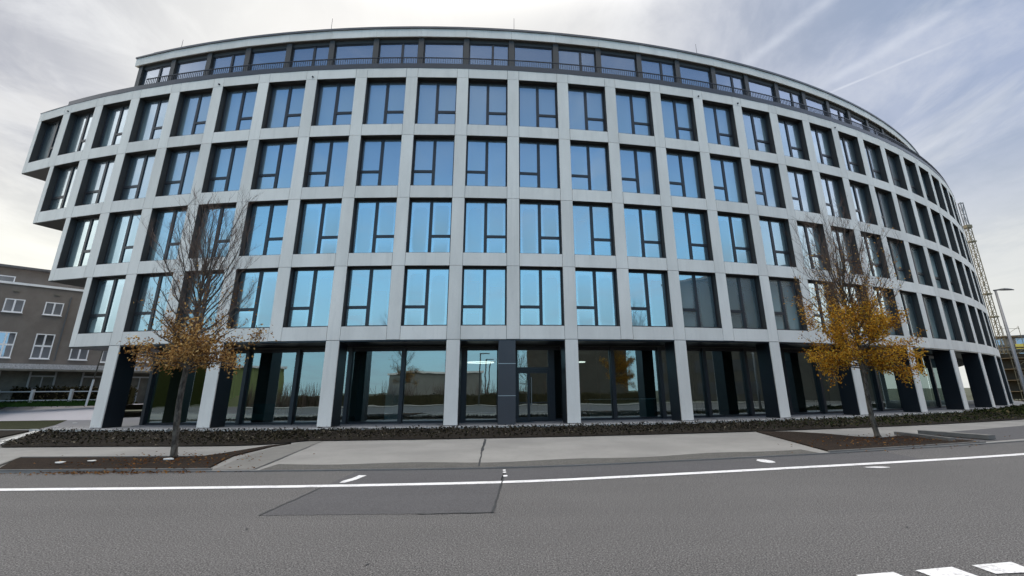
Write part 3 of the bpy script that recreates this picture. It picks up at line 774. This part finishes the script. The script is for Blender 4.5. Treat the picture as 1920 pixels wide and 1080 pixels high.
for n in range(1300):
    i = int(rb.random() * (len(FrD) - 1)); q = lerp(FrD[i], BkD[i], rb.random())
    if q[0] > 30: continue
    z = hgt(*q) - .03; a = Vector((q[0], q[1], z)); b = a + Vector((rb.gauss(0, .09), rb.gauss(0, .09), rb.uniform(.08, .24)))
    gc.tube([a, b], [.006, .003], 3, 2, cap=False)
tag(gc.build('ground_cover', [M['cover'], M['cover_green'], M['twigs']]), kind='stuff')
# verge strips with the street trees, edged with kerbs
def verge(pts, mt, z=.085):
    m = MB(); m.prism(pts, .0, z, 0); return struct(m, 'verge', mt)
V1 = [(-11.95, 11.9), (-7.15, 11.72), (-7.6, 13.0), (-7.95, 14.1), (-8.1, 16.4), (-7.95, 17.3), (-8.3, 16.6), (-8.55, 14.6), (-8.8, 13.8), (-13.5, 14.05), (-13.45, 13.8)]
verge(V1, M['verge'])
V2 = [(7.55, 13.62), (10.0, 14.4), (12.9, 15.35), (13.0, 15.7), (12.4, 17.6), (12.1, 17.4), (11.2, 16.9), (10.6, 17.4), (10.3, 18.6), (9.6, 19.6), (8.45, 19.9)]
verge(V2, M['verge'])
m = MB()
for P in ([(-12.1, 11.78), (-7.0, 11.62)], [(-12.1, 11.78), (-13.75, 14.2)], [(-13.7, 14.2), (-8.6, 13.95)], [(7.5, 13.5), (10.0, 14.32), (13.1, 15.36)]):
    for a, b in zip(P, P[1:]): m.bar((*a, .055), (*b, .055), .06, .07)
struct(m, 'kerb', M['kerbstone'])
def kerbstone(a, b, w, h, lab):
    m = MB(); m.bar((*a, h / 2 + .05), (*b, h / 2 + .05), w, h); tag(m.build('kerb_stone', M['kerbstone']), lab, 'kerb stone')
kerbstone((12.35, 17.9), (12.3, 15.5), .16, .10, 'long raised kerb stone closing the right-hand tree verge')
kerbstone((13.35, 18.1), (13.9, 16.0), .30, .12, 'wide dark-sided kerb slab lying beside the dark driveway at the right')
m = MB(); m.poly([(13.1, 15.5), (19.5, 18.1), (26, 21.2), (30, 24.2), (24, 24.2), (19.9, 21.4), (13.6, 18.3), (12.6, 18.0)], .056); struct(m, 'driveway', M['asphalt_new'])
m = MB(); m.poly([(-8.0, 16.4), (-7.6, 13.9), (-7.0, 11.66), (-6.1, 11.64), (-7.30, 18.2), (-7.7, 18.2)], .0565); struct(m, 'paver_band', M['kerbstone'])

# left corner : paved slope, rough grass, second soil strip
m = MB(); m.quad((-60, 31, .05), (-30, 31, .05), (-30, 35.6, .06), (-60, 34.4, .06)); m.quad((-60, 34.4, .06), (-30, 35.6, .06), (-30.5, 38.0, .98), (-60, 35.5, .98))
m.quad((-60, 35.5, .98), (-30.5, 38.0, .98), (-20, 60, 1.02), (-60, 60, 1.02)); struct(m, 'side_street', M['lavender'])
m = MB(); m.prism([(-46, 26.2), (-24.8, 26.2), (-27.0, 29.4), (-33.2, 37.2), (-33.6, 35.35), (-46, 35.0)], 0, .075); struct(m, 'rough_grass', M['grass_soil'])
m = MB(); m.poly([(-33.2, 36.6), (-27.0, 29.4), (-24.8, 26.2), (-24, 24.9), (-20, 25.6), (-20, 40), (-31, 40)], .062); struct(m, 'side_paving', M['paving'])
m = MB(); m.prism([(-27, 25.4), (-24.0, 25.0), (-21.2, 20.8), (-27, 22)], 0, .09); struct(m, 'soil_strip', M['soil'])
m = MB(); m.bar((-17.55, 17.0, .07), (-23.2, 24.5, .07), .28, .06); m.bar((-30, 25.8, .07), (-23.9, 25.0, .07), .14, .07); struct(m, 'path_edging', M['edge'])
M['litter'] = flat('white_litter', (.7, .7, .68), .7)
rl_ = random.Random(21)
for lab, pts in (('scrap of white paper lying on the left tree verge near the kerb', (-11.2, 12.6)), ('torn white scrap on the soil left of the left tree', (-10.7, 12.9)), ('flattened white scrap nearest the left tree on its verge', (-8.95, 13.0)), ('white scrap on the rough grass by the left corner of the block', (-24.9, 27.2)), ('pale scrap farther back on the rough grass at the far left', (-27.3, 31.0))):
    m = MB(); x, y = pts
    m.prism([(x + rl_.uniform(.07, .15) * math.cos(t * 1.05), y + rl_.uniform(.05, .11) * math.sin(t * 1.05)) for t in range(6)], .09, .10 + rl_.uniform(0, .02))
    tag(m.build('paper_scrap', M['litter']), lab, 'litter', 'litter on the ground')

# fallen leaves
M['fallen'] = mat('fallen_leaf', m_leafy([(0, (.05, .022, .010)), (.5, (.12, .05, .018)), (1, (.24, .13, .045))], .2))
m = MB(); rf = random.Random(4)
for n in range(1100):
    t = rf.random()
    if t < .62:
        x = rf.gauss(-8.9, 1.1); y = rf.choice((rf.gauss(12.9, .7), rf.gauss(11.5, .12))); 
    else:
        x = rf.gauss(10.6, 1.4); y = rf.gauss(15.6 + (x - 10.6) * .3, .8)
    ky = yat(KERB, x)
    z = .008 if y < ky else (.09 if (y > ky + .15) else .06)
    if y < ky - .5: continue
    leaf(m, Vector((x, y, z + .005)), Vector((rf.gauss(0, 1), rf.gauss(0, 1), rf.uniform(0, .35))), Vector((rf.gauss(0, .3), rf.gauss(0, .3), 1)), rf.uniform(.05, .09), rf.uniform(.03, .05))
tag(m.build('fallen_leaves', M['fallen']), kind='stuff')

# ------------------------------------------------------------------ street trees
def m_bark(g):
    p = opos(g); n = g.noise(g.mapping(p, scale=(1, 1, .4)), 14, 6, .7); n2 = g.noise(p, 3.5, 4, .6)
    c = g.mix(g.ss(n, .35, .65), (.040, .034, .028), (.13, .115, .095)); c = g.mix(g.m('MULTIPLY', g.ss(n2, .55, .7), .5), c, (.20, .19, .16))
    return pbsdf(g, c, .9, 0, .2, n, .6, .02)
M['bark'] = mat('bark', m_bark); M['twig'] = flat('twig_bark', (.092, .060, .047), .9, 0, .3, 8)
M['leaf_gold'] = mat('golden_leaf', m_leafy([(0, (.12, .045, .012)), (.2, (.30, .13, .018)), (.5, (.50, .26, .03)), (.8, (.62, .36, .05)), (1, (.36, .30, .06))], .4))
M['leaf_brown'] = mat('russet_leaf', m_leafy([(0, (.09, .045, .022)), (.35, (.24, .125, .045)), (.7, (.42, .25, .085)), (1, (.56, .40, .18))], .4))
def tree(label, base, top, fork, zmax, rmax, seed, nl, leafz, leafmat, nleaf, lean=(0, 0), group='autumn street trees', bare=False):
    rt = random.Random(seed)
    T = thing('street_tree', label, 'tree', base, 0, group)
    wood = MB(); tw = MB(); sites = []
    H = top
    def axis(z): return Vector((lean[0] * z / H + .05 * math.sin(z * 1.7 + seed), lean[1] * z / H + .05 * math.cos(z * 1.3), z))
    zs = [0, .05, .3, .8, 1.3, 1.8, fork, fork + .4] + [fork + .4 + (H - fork - .4) * i / 8 for i in range(1, 9)]
    rad = []
    for z in zs:
        if z < .1: rad.append(.11 - z * .5)
        elif z <= fork: rad.append(.082 - .014 * z / fork)
        else: rad.append(max(.006, .072 * (1 - (z - fork) / (H - fork)) ** 1.2))
    wood.tube([axis(z) for z in zs], rad, 10)
    def twig(p, d, ln, r, depth):
        n = 4 if depth else 5; pts = [p]; dd = d.copy()
        for i in range(n):
            dd = (dd + Vector((rt.gauss(0, .10), rt.gauss(0, .10), .10 + rt.gauss(0, .06)))).normalized(); pts.append(pts[-1] + dd * ln / n)
        tw.tube(pts, [r * (1 - .75 * i / n) for i in range(n + 1)], 3 if r < .008 else 4, cap=False)
        for i in range(1, n + 1): sites.append((pts[i], dd.copy()))
        if depth < 2:
            for i in range(1, n):
                for _ in range(2 if depth == 0 else 1):
                    a = rt.uniform(0, 6.28); side = Vector((math.cos(a), math.sin(a), rt.uniform(-.1, .6)))
                    twig(pts[i], (dd * .85 + side * .6).normalized(), ln * rt.uniform(.35, .62), r * .55, depth + 1)
    for i in range(nl):
        t = (i + .5) / nl; z0 = fork + (H - fork) * (.52 * t ** 1.1) + rt.uniform(-.04, .08)
        az = i * 2.399 + rt.uniform(-.4, .4)
        e = R_(-3 + 84 * t ** 1.15 + rt.uniform(-5, 5))
        hr = rmax * math.cos(e) ** .55 * rt.uniform(.72, 1.06) * (.86 + .14 * min(1, t * 8)); zt = z0 + (H - z0) * max(.03, math.sin(e)) ** 1.12 * rt.uniform(.82, 1.0)
        if t < .12: zt = z0 + rt.uniform(-.12, .35)
        p = axis(z0); q = axis(zt) + Vector((math.cos(az) * hr, math.sin(az) * hr, 0)); q.z = zt
        L = (q - p).length; n = 8; pts = []
        for j in range(n + 1):
            u = j / n; c = p.lerp(q, u); c.z -= .10 * L * math.sin(math.pi * u) * (.6 if t > .1 else -.5)
            if 0 < j: c += Vector((rt.gauss(0, .022), rt.gauss(0, .022), rt.gauss(0, .02)))
            pts.append(c)
        r0 = .026 * (1 - .45 * t)
        wood.tube(pts, [r0 * (1 - .85 * j / n) + .0025 for j in range(n + 1)], 5, cap=False)
        for j in range(2, n + 1):
            dd = (pts[j] - pts[j - 1]).normalized(); sites.append((pts[j], dd.copy()))
            for _ in range(2 if rt.random() < .6 else 1):
                a = rt.uniform(0, 6.28); side = Vector((math.cos(a), math.sin(a), rt.uniform(-.25, .55)))
                twig(pts[j], (dd + side * .7).normalized(), L * rt.uniform(.12, .26) + .1, .0052, 0 if rt.random() < .5 else 1)
    wood.build('trunk', M['bark'], T, True)
    tw.build('twigs', M['twig'], T)
    if not bare:
        lf = MB(); z0, z1, z2, z3 = leafz; cnt = 0; tries = 0
        while cnt < nleaf and tries < nleaf * 40:
            tries += 1; p, d = sites[rt.randrange(len(sites))]; z = p.z
            w = 0 if z < z0 else (1 if z < z1 else (1 - .93 * (z - z1) / (z2 - z1) if z < z2 else (.07 * (1 - (z - z2) / (z3 - z2)) if z < z3 else 0)))
            if rt.random() > w: continue
            q = p + Vector((rt.gauss(0, .09), rt.gauss(0, .09), rt.gauss(-.03, .09)))
            dv = Vector((rt.gauss(0, 1), rt.gauss(0, 1), rt.gauss(-.7, .6)))
            leaf(lf, q, dv, Vector((rt.gauss(0, 1), rt.gauss(0, 1), rt.gauss(.5, 1))), rt.uniform(.055, .10), rt.uniform(.034, .056), 1 if (z > z1 + (z2 - z1) * .5 and rt.random() < .8) else 0); cnt += 1
        lf.build('leaves', leafmat, T)
    return T
tree('street tree with a dense golden-yellow lower crown and bare twigs above, right of centre', (11.05, 16.88, .08), 7.4, 2.05, 7.4, 1.72, 3, 70, (1.6, 3.65, 4.9, 6.8), [M['leaf_gold'], M['leaf_brown']], 15500, (-.22, 0))
tree('street tree with sparse russet leaves round the fork and bare upright twigs, at the left', (-9.23, 13.53, .085), 6.9, 2.15, 6.9, 1.5, 9, 60, (1.7, 2.85, 3.6, 5.2), [M['leaf_brown'], M['leaf_brown']], 5400, (-.1, 0))

# ------------------------------------------------------------------ neighbour house at the far left
def m_render(g):
    p = opos(g); n = g.noise(p, 1.2, 5, .6); n2 = g.noise(p, 30, 3, .6)
    c = g.mix(g.ss(n, .3, .7), (.155, .135, .122), (.185, .163, .148)); return pbsdf(g, c, .9, 0, .2, n2, .25)
M['fence_white'] = flat('fence_paint', (.42, .42, .43), .7, 0, .2, 2)
M['brown'] = mat('brown_render', m_render)
M['curtain'] = flat('curtain', (.45, .46, .52), .9, 0, .2, 6); M['gravel'] = flat('gravel_band', (.42, .41, .42), .9, 0, .9, 14, .3, .5)
M['dark_int'] = flat('dark_facade', (.13, .12, .10), .6, 0, .6, 2.2)
HO = Vector((-38.95, 35.0, 0)); hdir = Vector((.640, .768, 0)).normalized(); hrz = math.atan2(hdir.y, hdir.x)
Hs = thing('apartment_house', 'brown rendered apartment house with white windows and set-back top storey at the far left', 'house', HO, hrz)
# local x runs along the facade away from the camera, local -y faces the street... built with y>0 behind the facade
def hb(name, m, mt, parent=None): return m.build(name, mt, parent or Hs)
m = MB(); m.box(-22, 17, 0, 12, 3.9, 9.62); hb('wall', m, M['brown'])
m = MB(); m.box(-22, 17, .8, 12, .5, 3.55); hb('ground_floor_wall', m, M['dark_int'])
m = MB(); m.box(-22, 17.2, -1.0, 12, 3.55, 3.9); hb('canopy', m, [M['gravel']])
m = MB(); m.box(-22, 17, -1.0, .8, 3.42, 3.55); hb('canopy_underside', m, M['dark_int'])
m = MB(); m.box(-22.1, 17.1, -.08, 12, 9.62, 9.78); hb('parapet', m, M['white'])
m = MB(); m.box(-22, 12.5, 3.4, 12, 9.78, 11.35); hb('top_storey', m, M['brown'])
m = MB(); m.box(-22.3, 12.9, 2.7, 12.3, 11.35, 11.5); hb('roof', m, M['coping'])
def hwin(x, z, w, h, split=2, y=0.0, trans=None):
    f = MB(); t = .07
    f.box(x - w / 2, x + w / 2, y - .05, y + .04, z, z + t); f.box(x - w / 2, x + w / 2, y - .05, y + .04, z + h - t, z + h)
    f.box(x - w / 2, x - w / 2 + t, y - .05, y + .04, z + t, z + h - t); f.box(x + w / 2 - t, x + w / 2, y - .05, y + .04, z + t, z + h - t)
    f.box(x - .05, x + .05, y - .052, y + .04, z + t, z + h - t)
    if trans: f.box(x - w / 2 + t, x + w / 2 - t, y - .056, y + .04, z + trans - .06, z + trans + .06)
    f.box(x - w / 2 - .04, x + w / 2 + .04, y - .12, y - .05, z - .05, z)
    fo = hb('window', f, M['white'])
    g_ = MB(); g_.quad((x - w / 2 + t, y - .01, z + t), (x + w / 2 - t, y - .01, z + t), (x + w / 2 - t, y - .01, z + h - t), (x - w / 2 + t, y - .01, z + h - t)); hb('pane', g_, M['glass_house'], fo)
    c = MB()
    for s_ in (-1, 1):
        n = 8
        for i in range(n):
            a = x + s_ * (w / 2 - t) - s_ * i * (w / 2 - .1) * .8 / n; b = x + s_ * (w / 2 - t) - s_ * (i + 1) * (w / 2 - .1) * .8 / n
            if a > b: a, b = b, a
            c.box(a, b, y + .006 + .01 * (i % 2), y + .016 + .01 * (i % 2), z + t, z + h - t)
    hb('curtain', c, M['curtain'], fo)
for (x, z, w, h, tr) in ((-1.2, 7.58, 1.05, .97, None), (1.07, 7.58, 1.05, .97, None), (3.23, 7.58, 1.05, .97, None), (5.4, 7.58, 1.05, .97, None),
    (-1.2, 4.33, 1.05, 1.82, .93), (1.15, 4.33, 1.05, 1.82, .93), (3.22, 4.33, 1.05, 1.82, .93), (5.38, 4.33, 1.08, 1.82, .93), (7.3, 4.2, 1.1, 1.82, .93), (9.4, 4.33, 1.08, 1.82, .93)):
    hwin(x, z, w, h, 2, 0.0, tr)
hwin(-.2, 10.0, 2.2, .75, 2, 3.4)
m = MB(); m.tube([(4.06, -.08, 9.06), (4.06, -.08, 4.2)], .04, 6); hb('downpipe', m, M['coping'])
for x in (.95, 3.2): m = MB(); m.box(x - .13, x + .2, -.06, 0, 9.1, 9.2); hb('vent_grille', m, M['dark_int'])
for x in range(-18, 16, 3):
    f = MB(); f.box(x, x + .1, .62, .8, .95, 3.42); f.box(x + .1, x + 1.4, .62, .8, 3.05, 3.15); f.box(x + 1.4, x + 1.5, .62, .8, .95, 3.42); f.box(x + .72, x + .78, .62, .8, .95, 3.05); f.box(x + .1, x + .72, .62, .8, 2.2, 2.26); fo = hb('shopfront', f, M['fence_white'])
# hedge, fence, pole in front of the house
def along(p0, p1, t): return (p0[0] + (p1[0] - p0[0]) * t, p0[1] + (p1[1] - p0[1]) * t)
F0, F1 = (-46, 34.9), (-30.8, 37.6)
M['hedge'] = mat('hedge_leaf', m_leafy([(0, (.008, .018, .006)), (.5, (.018, .045, .012)), (1, (.035, .075, .02))], .2))
M['shrub'] = mat('shrub_leaf', m_leafy([(0, (.015, .013, .008)), (.5, (.05, .045, .022)), (1, (.10, .08, .05))], .2))
M['shrub_olive'] = mat('olive_leaf', m_leafy([(0, (.04, .045, .015)), (.5, (.13, .12, .04)), (1, (.26, .22, .08))], .2))
rh = random.Random(8)
def hedge(name, lab, cat, p0, p1, z0, z1, wd, n, mt, sz=.1):
    m = MB()
    for i in range(n):
        x, y = along(p0, p1, rh.random()); z = z0 + (z1 - z0) * rh.random() ** .8
        leaf(m, Vector((x + rh.uniform(-wd, wd) * .1, y + rh.uniform(-wd, wd), z)), Vector((rh.gauss(0, 1), rh.gauss(0, 1), rh.gauss(.3, 1))), Vector((rh.gauss(0, 1), -1, rh.gauss(0, 1))), rh.uniform(.6, 1.3) * sz, rh.uniform(.4, .8) * sz)
    L = math.hypot(p1[0] - p0[0], p1[1] - p0[1]); dx, dy = (p1[0] - p0[0]) / L, (p1[1] - p0[1]) / L
    m.hexa([(p0[0] + dy * wd * .6, p0[1] - dx * wd * .6, z0), (p1[0] + dy * wd * .6, p1[1] - dx * wd * .6, z0), (p1[0] - dy * wd * .6, p1[1] + dx * wd * .6, z0), (p0[0] - dy * wd * .6, p0[1] + dx * wd * .6, z0),
            (p0[0] + dy * wd * .5, p0[1] - dx * wd * .5, z1 - .1), (p1[0] + dy * wd * .5, p1[1] - dx * wd * .5, z1 - .1), (p1[0] - dy * wd * .5, p1[1] + dx * wd * .5, z1 - .1), (p0[0] - dy * wd * .5, p0[1] + dx * wd * .5, z1 - .1)])
    return tag(m.build(name, mt), lab, cat)
hedge('hedge', 'low clipped dark green hedge along the side street at the far left', 'hedge', F0, F1, .95, 1.33, .2, 6000, M['hedge'], .09)
hedge('shrubs', 'row of brownish half-bare shrubs between white fence and brown house', 'shrubs', (-46, 36.2), (-30.5, 39.0), .98, 2.3, .5, 3600, M['shrub'], .22)
fe = thing('fence', 'low white post-and-rail fence above the hedge at the far left', 'fence', (0, 0, 0))
m = MB(); m.bar((F0[0], F0[1] + .45, 2.0), (F1[0], F1[1] + .45, 1.96), .06, .06); m.build('rail', M['fence_white'], fe)
m = MB(); m.bar((F0[0], F0[1] + .45, 1.38), (F1[0], F1[1] + .45, 1.36), .07, .07); m.build('rail', M['fence_white'], fe)
for t in (.08, .22, .36, .50, .64, .80, .98):
    x, y = along(F0, F1, t); m = MB(); m.box(x - .09, x + .09, y + .38, y + .52, .98, 2.12); m.build('post', M['fence_white'], fe)
po = thing('tree_stake', 'slender leaning pole, white below and brown above, by the white fence', 'pole', (-30.9, 35.6, .98))
m = MB(); m.tube([(0, 0, 0), (.10, 0, 1.75)], .06, 6); m.build('lower_pole', M['white'], po)
m = MB(); m.tube([(.10, 0, 1.75), (.25, 0, 3.75)], [.045, .03], 6); m.build('upper_pole', M['bark'], po)

# ------------------------------------------------------------------ right side : lamp, mast, scaffold, far flats
M['galv'] = flat('galvanised_steel', (.20, .20, .205), .5, .6, .15, 2); M['lamp_head'] = flat('lamp_head', (.05, .055, .06), .5)
SL = thing('street_lamp', 'slim grey street lamp with flat leaf-shaped head at the right edge', 'street lamp', (23.0, 24.0, .05))
m = MB(); m.tube([(0, 0, 0), (0, 0, 1.2), (0, 0, 6.05)], [.095, .09, .05], 12); m.build('pole', M['galv'], SL, True)
m = MB(); m.box(-.12, .12, -.12, .12, 0, .03); m.build('base_plate', M['galv'], SL)
m = MB(); m.tube([(-.09, 0, 6.07), (.16, -.02, 6.10)], .035, 8); m.build('arm', M['lamp_head'], SL)
m = MB(); prof = [(0, .05, .03), (.08, .10, .05), (.25, .15, .07), (.45, .145, .06), (.62, .10, .04), (.80, .015, .01)]
for (a, b) in zip(prof, prof[1:]):
    P = []
    for (x, w, h) in (a, b): P.append([(.14 + x, -w, 6.10), (.14 + x, -w * .6, 6.10 + h), (.14 + x, w * .6, 6.10 + h), (.14 + x, w, 6.10), (.14 + x, w * .5, 6.075), (.14 + x, -w * .5, 6.075)])
    for j in range(6): m.quad(P[0][j], P[1][j], P[1][(j + 1) % 6], P[0][(j + 1) % 6])
m.build('lamp_head', M['lamp_head'], SL)
M['yellow'] = flat('weathered_yellow_paint', (.22, .18, .11), .7, 0, .3, 3); M['tan'] = flat('scaffold_timber', (.24, .17, .09), .85, 0, .4, 3)
mast = thing('hoist_mast', 'tall lattice hoist mast rising behind the right end of the curved building', 'mast', (56.35, 60.0, 0))
def lattice(m, w, z0, z1, st, r):
    c = [(-w / 2, -w / 2), (w / 2, -w / 2), (w / 2, w / 2), (-w / 2, w / 2)]
    for x, y in c: m.bar((x, y, z0), (x, y, z1), r * 2, r * 2)
    z = z0; i = 0
    while z < z1 - .01:
        zt = min(z + st, z1)
        for j in range(4):
            a, b = c[j], c[(j + 1) % 4]
            m.bar((*a, z), (*b, z), r, r); m.bar((*(a if (i + j) % 2 else b), z), (*(b if (i + j) % 2 else a), zt), r, r)
        z = zt; i += 1
m = MB(); lattice(m, .46, 0, 21.5, .6, .035); m.build('lattice', M['yellow'], mast)
m = MB(); lattice(m, .34, 21.5, 24.6, 1.5, .04); m.build('head_section', M['galv'], mast)
for z in (19.2, 12.4, 9.6): m = MB(); m.box(-.32, .38, -.32, .32, z, z + .16); m.build('wall_tie', M['yellow'], mast)
m = MB(); m.box(-.3, .4, -.3, .3, 21.1, 21.5); m.build('trolley', M['yellow'], mast)
sc = thing('scaffold', 'tan scaffold tower with platforms beside the foot of the hoist mast', 'scaffold', (56.2, 57.5, 0))
for i, (x, y) in enumerate(((-2.2, -.6), (-.3, -.6), (1.5, -.6), (-2.2, .7), (-.3, .7), (1.5, .7))):
    m = MB(); m.tube([(x, y, 0), (x, y, 8.2 if x < 1 else 6.0)], .03, 6); m.build('standard', M['yellow'], sc)
for z in (1.0, 2.2, 3.4, 4.6, 5.8, 7.0):
    m = MB(); m.box(-2.3, 1.6 if z < 6 else -.2, -.65, .75, z, z + .06); m.build('platform', M['tan'], sc)
    m = MB(); m.bar((-2.3, -.6, z + .9), (1.6 if z < 6 else -.2, -.6, z + .9), .035, .035); m.bar((-2.3, -.62, z), (-.3, -.62, z + 1.1), .03, .03); m.build('guard_rail', M['yellow'], sc)
M['netting'] = flat('brown_netting', (.12, .085, .05), .9, 0, .6, 1.4)
m = MB(); m.box(-2.35, 1.65, .8, .84, .2, 5.2); m.build('debris_net', M['netting'], sc)
fb = thing('apartment_block', 'distant tiered apartment block with balconies at the right edge', 'building', (84, 80, 0), R_(-38))
M['sand'] = flat('sand_render', (.24, .205, .17), .9, 0, .2, .3); M['sign_y'] = flat('yellow_panel', (.62, .50, .10), .7)
m = MB(); m.box(-9, 12, 0, 14, -.5, 9.3); m.build('wall', M['sand'], fb)
m = MB(); m.box(-9.3, 12.3, -.4, 14.4, 9.3, 9.65); m.build('roof', M['coping'], fb)
for fl in range(4):
    z = .4 + fl * 2.3
    m = MB(); m.box(-9, 12, -1.1, 0, z - .1, z + .12); m.box(-9, 12, -1.1, -1.04, z + .12, z + .85); m.build('balcony', [M['coping']], fb)
    for i in range(6):
        x = -8 + i * 3.3; f = MB(); f.box(x, x + 1.8, -.04, .02, z + .3, z + 1.9)
        fo = f.build('window', M['white'], fb); g_ = MB(); g_.quad((x + .1, -.06, z + .4), (x + 1.7, -.06, z + .4), (x + 1.7, -.06, z + 1.8), (x + .1, -.06, z + 1.8)); g_.build('pane', M['glass_house'], fo)
for x, z, w_ in ((-5, 7.6, 2.6), (0, 7.6, 2.2), (-2, 5.2, 1.6)): m = MB(); m.box(x, x + w_, -1.2, -1.12, z - .2, z + .6); m.build('awning', M['sign_y'] if z > 6 else M['white'], fb)

# ------------------------------------------------------------------ the other side of the street (seen mirrored in the glass)
m = MB(); xs3 = [p for p in KERB if -60 < p[0] < 60]
strip(m, [(p[0], -12.5 + (p[1] - 12)) for p in xs3], [(p[0], -7.5 + (p[1] - 12)) for p in xs3], .06); struct(m, 'far_pavement', M['concrete'])
hedge('hedge', 'long dark hedge across the street mirrored low in the ground floor glass', 'hedge', (-40, -14), (34, -11), 0, 1.35, .45, 5000, M['shrub'], .25)
sh = random.Random(77)
m = MB()
for i in range(13):
    x = -48 + i * 5.6 + sh.uniform(-2, 2)
    for j in range(110):
        a = sh.uniform(0, 6.28); e = sh.uniform(.0, .55); L = sh.uniform(1.4, 3.4); p = Vector((x + sh.gauss(0, .9), -13.6 + sh.gauss(0, .4), 0)); P = [p]
        for k in range(4): e += sh.gauss(0, .06); P.append(P[-1] + Vector((math.cos(a) * math.sin(e), math.sin(a) * math.sin(e), math.cos(e))) * L / 4 + Vector((sh.gauss(0, .04), sh.gauss(0, .04), 0)))
        m.tube(P, [.034, .028, .022, .016, .010], 3, cap=False)
tag(m.build('bare_thicket', M['twig']), kind='stuff')
hedge('tall_hedge', 'tall olive-brown hedge across the street mirrored in the leftmost ground floor glass', 'hedge', (-78, 12), (-70, -22), 0, 8, 1.5, 3500, M['shrub_olive'], .6)
for i, (x, y, h, lab) in enumerate(((-.6, -9.5, 6.1, 'nearest slim lamp across the street mirrored left of the entrance'), (.8, -20, 6.0, 'middle slim lamp across the street mirrored left of the entrance'), (2.1, -31, 6.3, 'farthest slim lamp across the street mirrored left of the entrance'))):
    l = thing('street_lamp', lab, 'street lamp', (x, y, 0), 0, 'lamps across the street')
    m = MB(); m.tube([(0, 0, 0), (0, 0, h)], [.1, .07], 8); m.build('pole', M['lamp_head'], l)
    m = MB(); m.box(-.05, 1.0, -.12, .12, h, h + .09); m.build('lamp_head', M['lamp_head'], l)
def plainhouse(name, lab, x, y, w, d, h, rz, wallm, roofm, rows):
    b = thing(name, lab, 'building', (x, y, 0), rz)
    m = MB(); m.box(-w / 2, w / 2, -d / 2, d / 2, 0, h); m.build('wall', wallm, b)
    m = MB(); m.box(-w / 2 - .3, w / 2 + .3, -d / 2 - .3, d / 2 + .3, h + .002, h + .35); m.build('roof', roofm, b)
    for r in range(rows):
        for i in range(int(w / 3)):
            xx = -w / 2 + 1 + i * 3; f = MB(); f.box(xx, xx + 1.6, d / 2, d / 2 + .04, 1 + r * 3.1, 2.6 + r * 3.1); f.build('window', M['band'], b)
M['dark_block'] = flat('dark_brick', (.05, .046, .04), .8, 0, .5, 1.2)
M['greenwall'] = flat('lime_render', (.20, .23, .09), .9)
plainhouse('warehouse', 'low pale flat-roofed hall across the street mirrored beside the entrance', -13, -52, 30, 12, 5.3, 0, M['concrete'], M['white'], 0)
plainhouse('school_building', 'lime green building across the street mirrored in the left ground floor glass', -55, -19, 14, 10, 5.4, R_(-45), M['greenwall'], M['white'], 0)
plainhouse('office_block', 'tall dark block across the street mirrored in the right-hand windows', 58, -6, 34, 22, 17.5, R_(58), M['dark_block'], M['coping'], 5)
plainhouse('parking_hall', 'long dark low hall farther up the street mirrored in the right-hand ground floor glass', 66, 19, 30, 14, 8.0, R_(80), M['dark_block'], M['coping'], 0)
plainhouse('storage_hall', 'dark hall across the street mirrored right of the entrance', 27, -30, 26, 12, 8.8, R_(22), M['dark_block'], M['coping'], 0)
for (x, y, s, lab) in ((-4.6, -10, 21, 'bare tree mirrored in the middle of the ground floor glass'), (7.5, -9.8, 22, 'bare tree mirrored in the glass right of the entrance'), (15.5, -9, 23, 'bare tree mirrored in the dark glass under the fourteenth bay'), (-15, -10.5, 24, 'bare tree mirrored in the leftmost ground floor glass')):
    tree(lab, (x, y, .05), 7.0, 2.2, 7, 2.2, s, 34, None, None, 0, (0, 0), 'bare trees across the street', True)

for o in scene.objects:
    if o.name in ('pavement', 'kerb_apron', 'pavement_joint', 'driveway', 'paver_band', 'kerb') or o.name.startswith('verge'): o.location.z -= .024
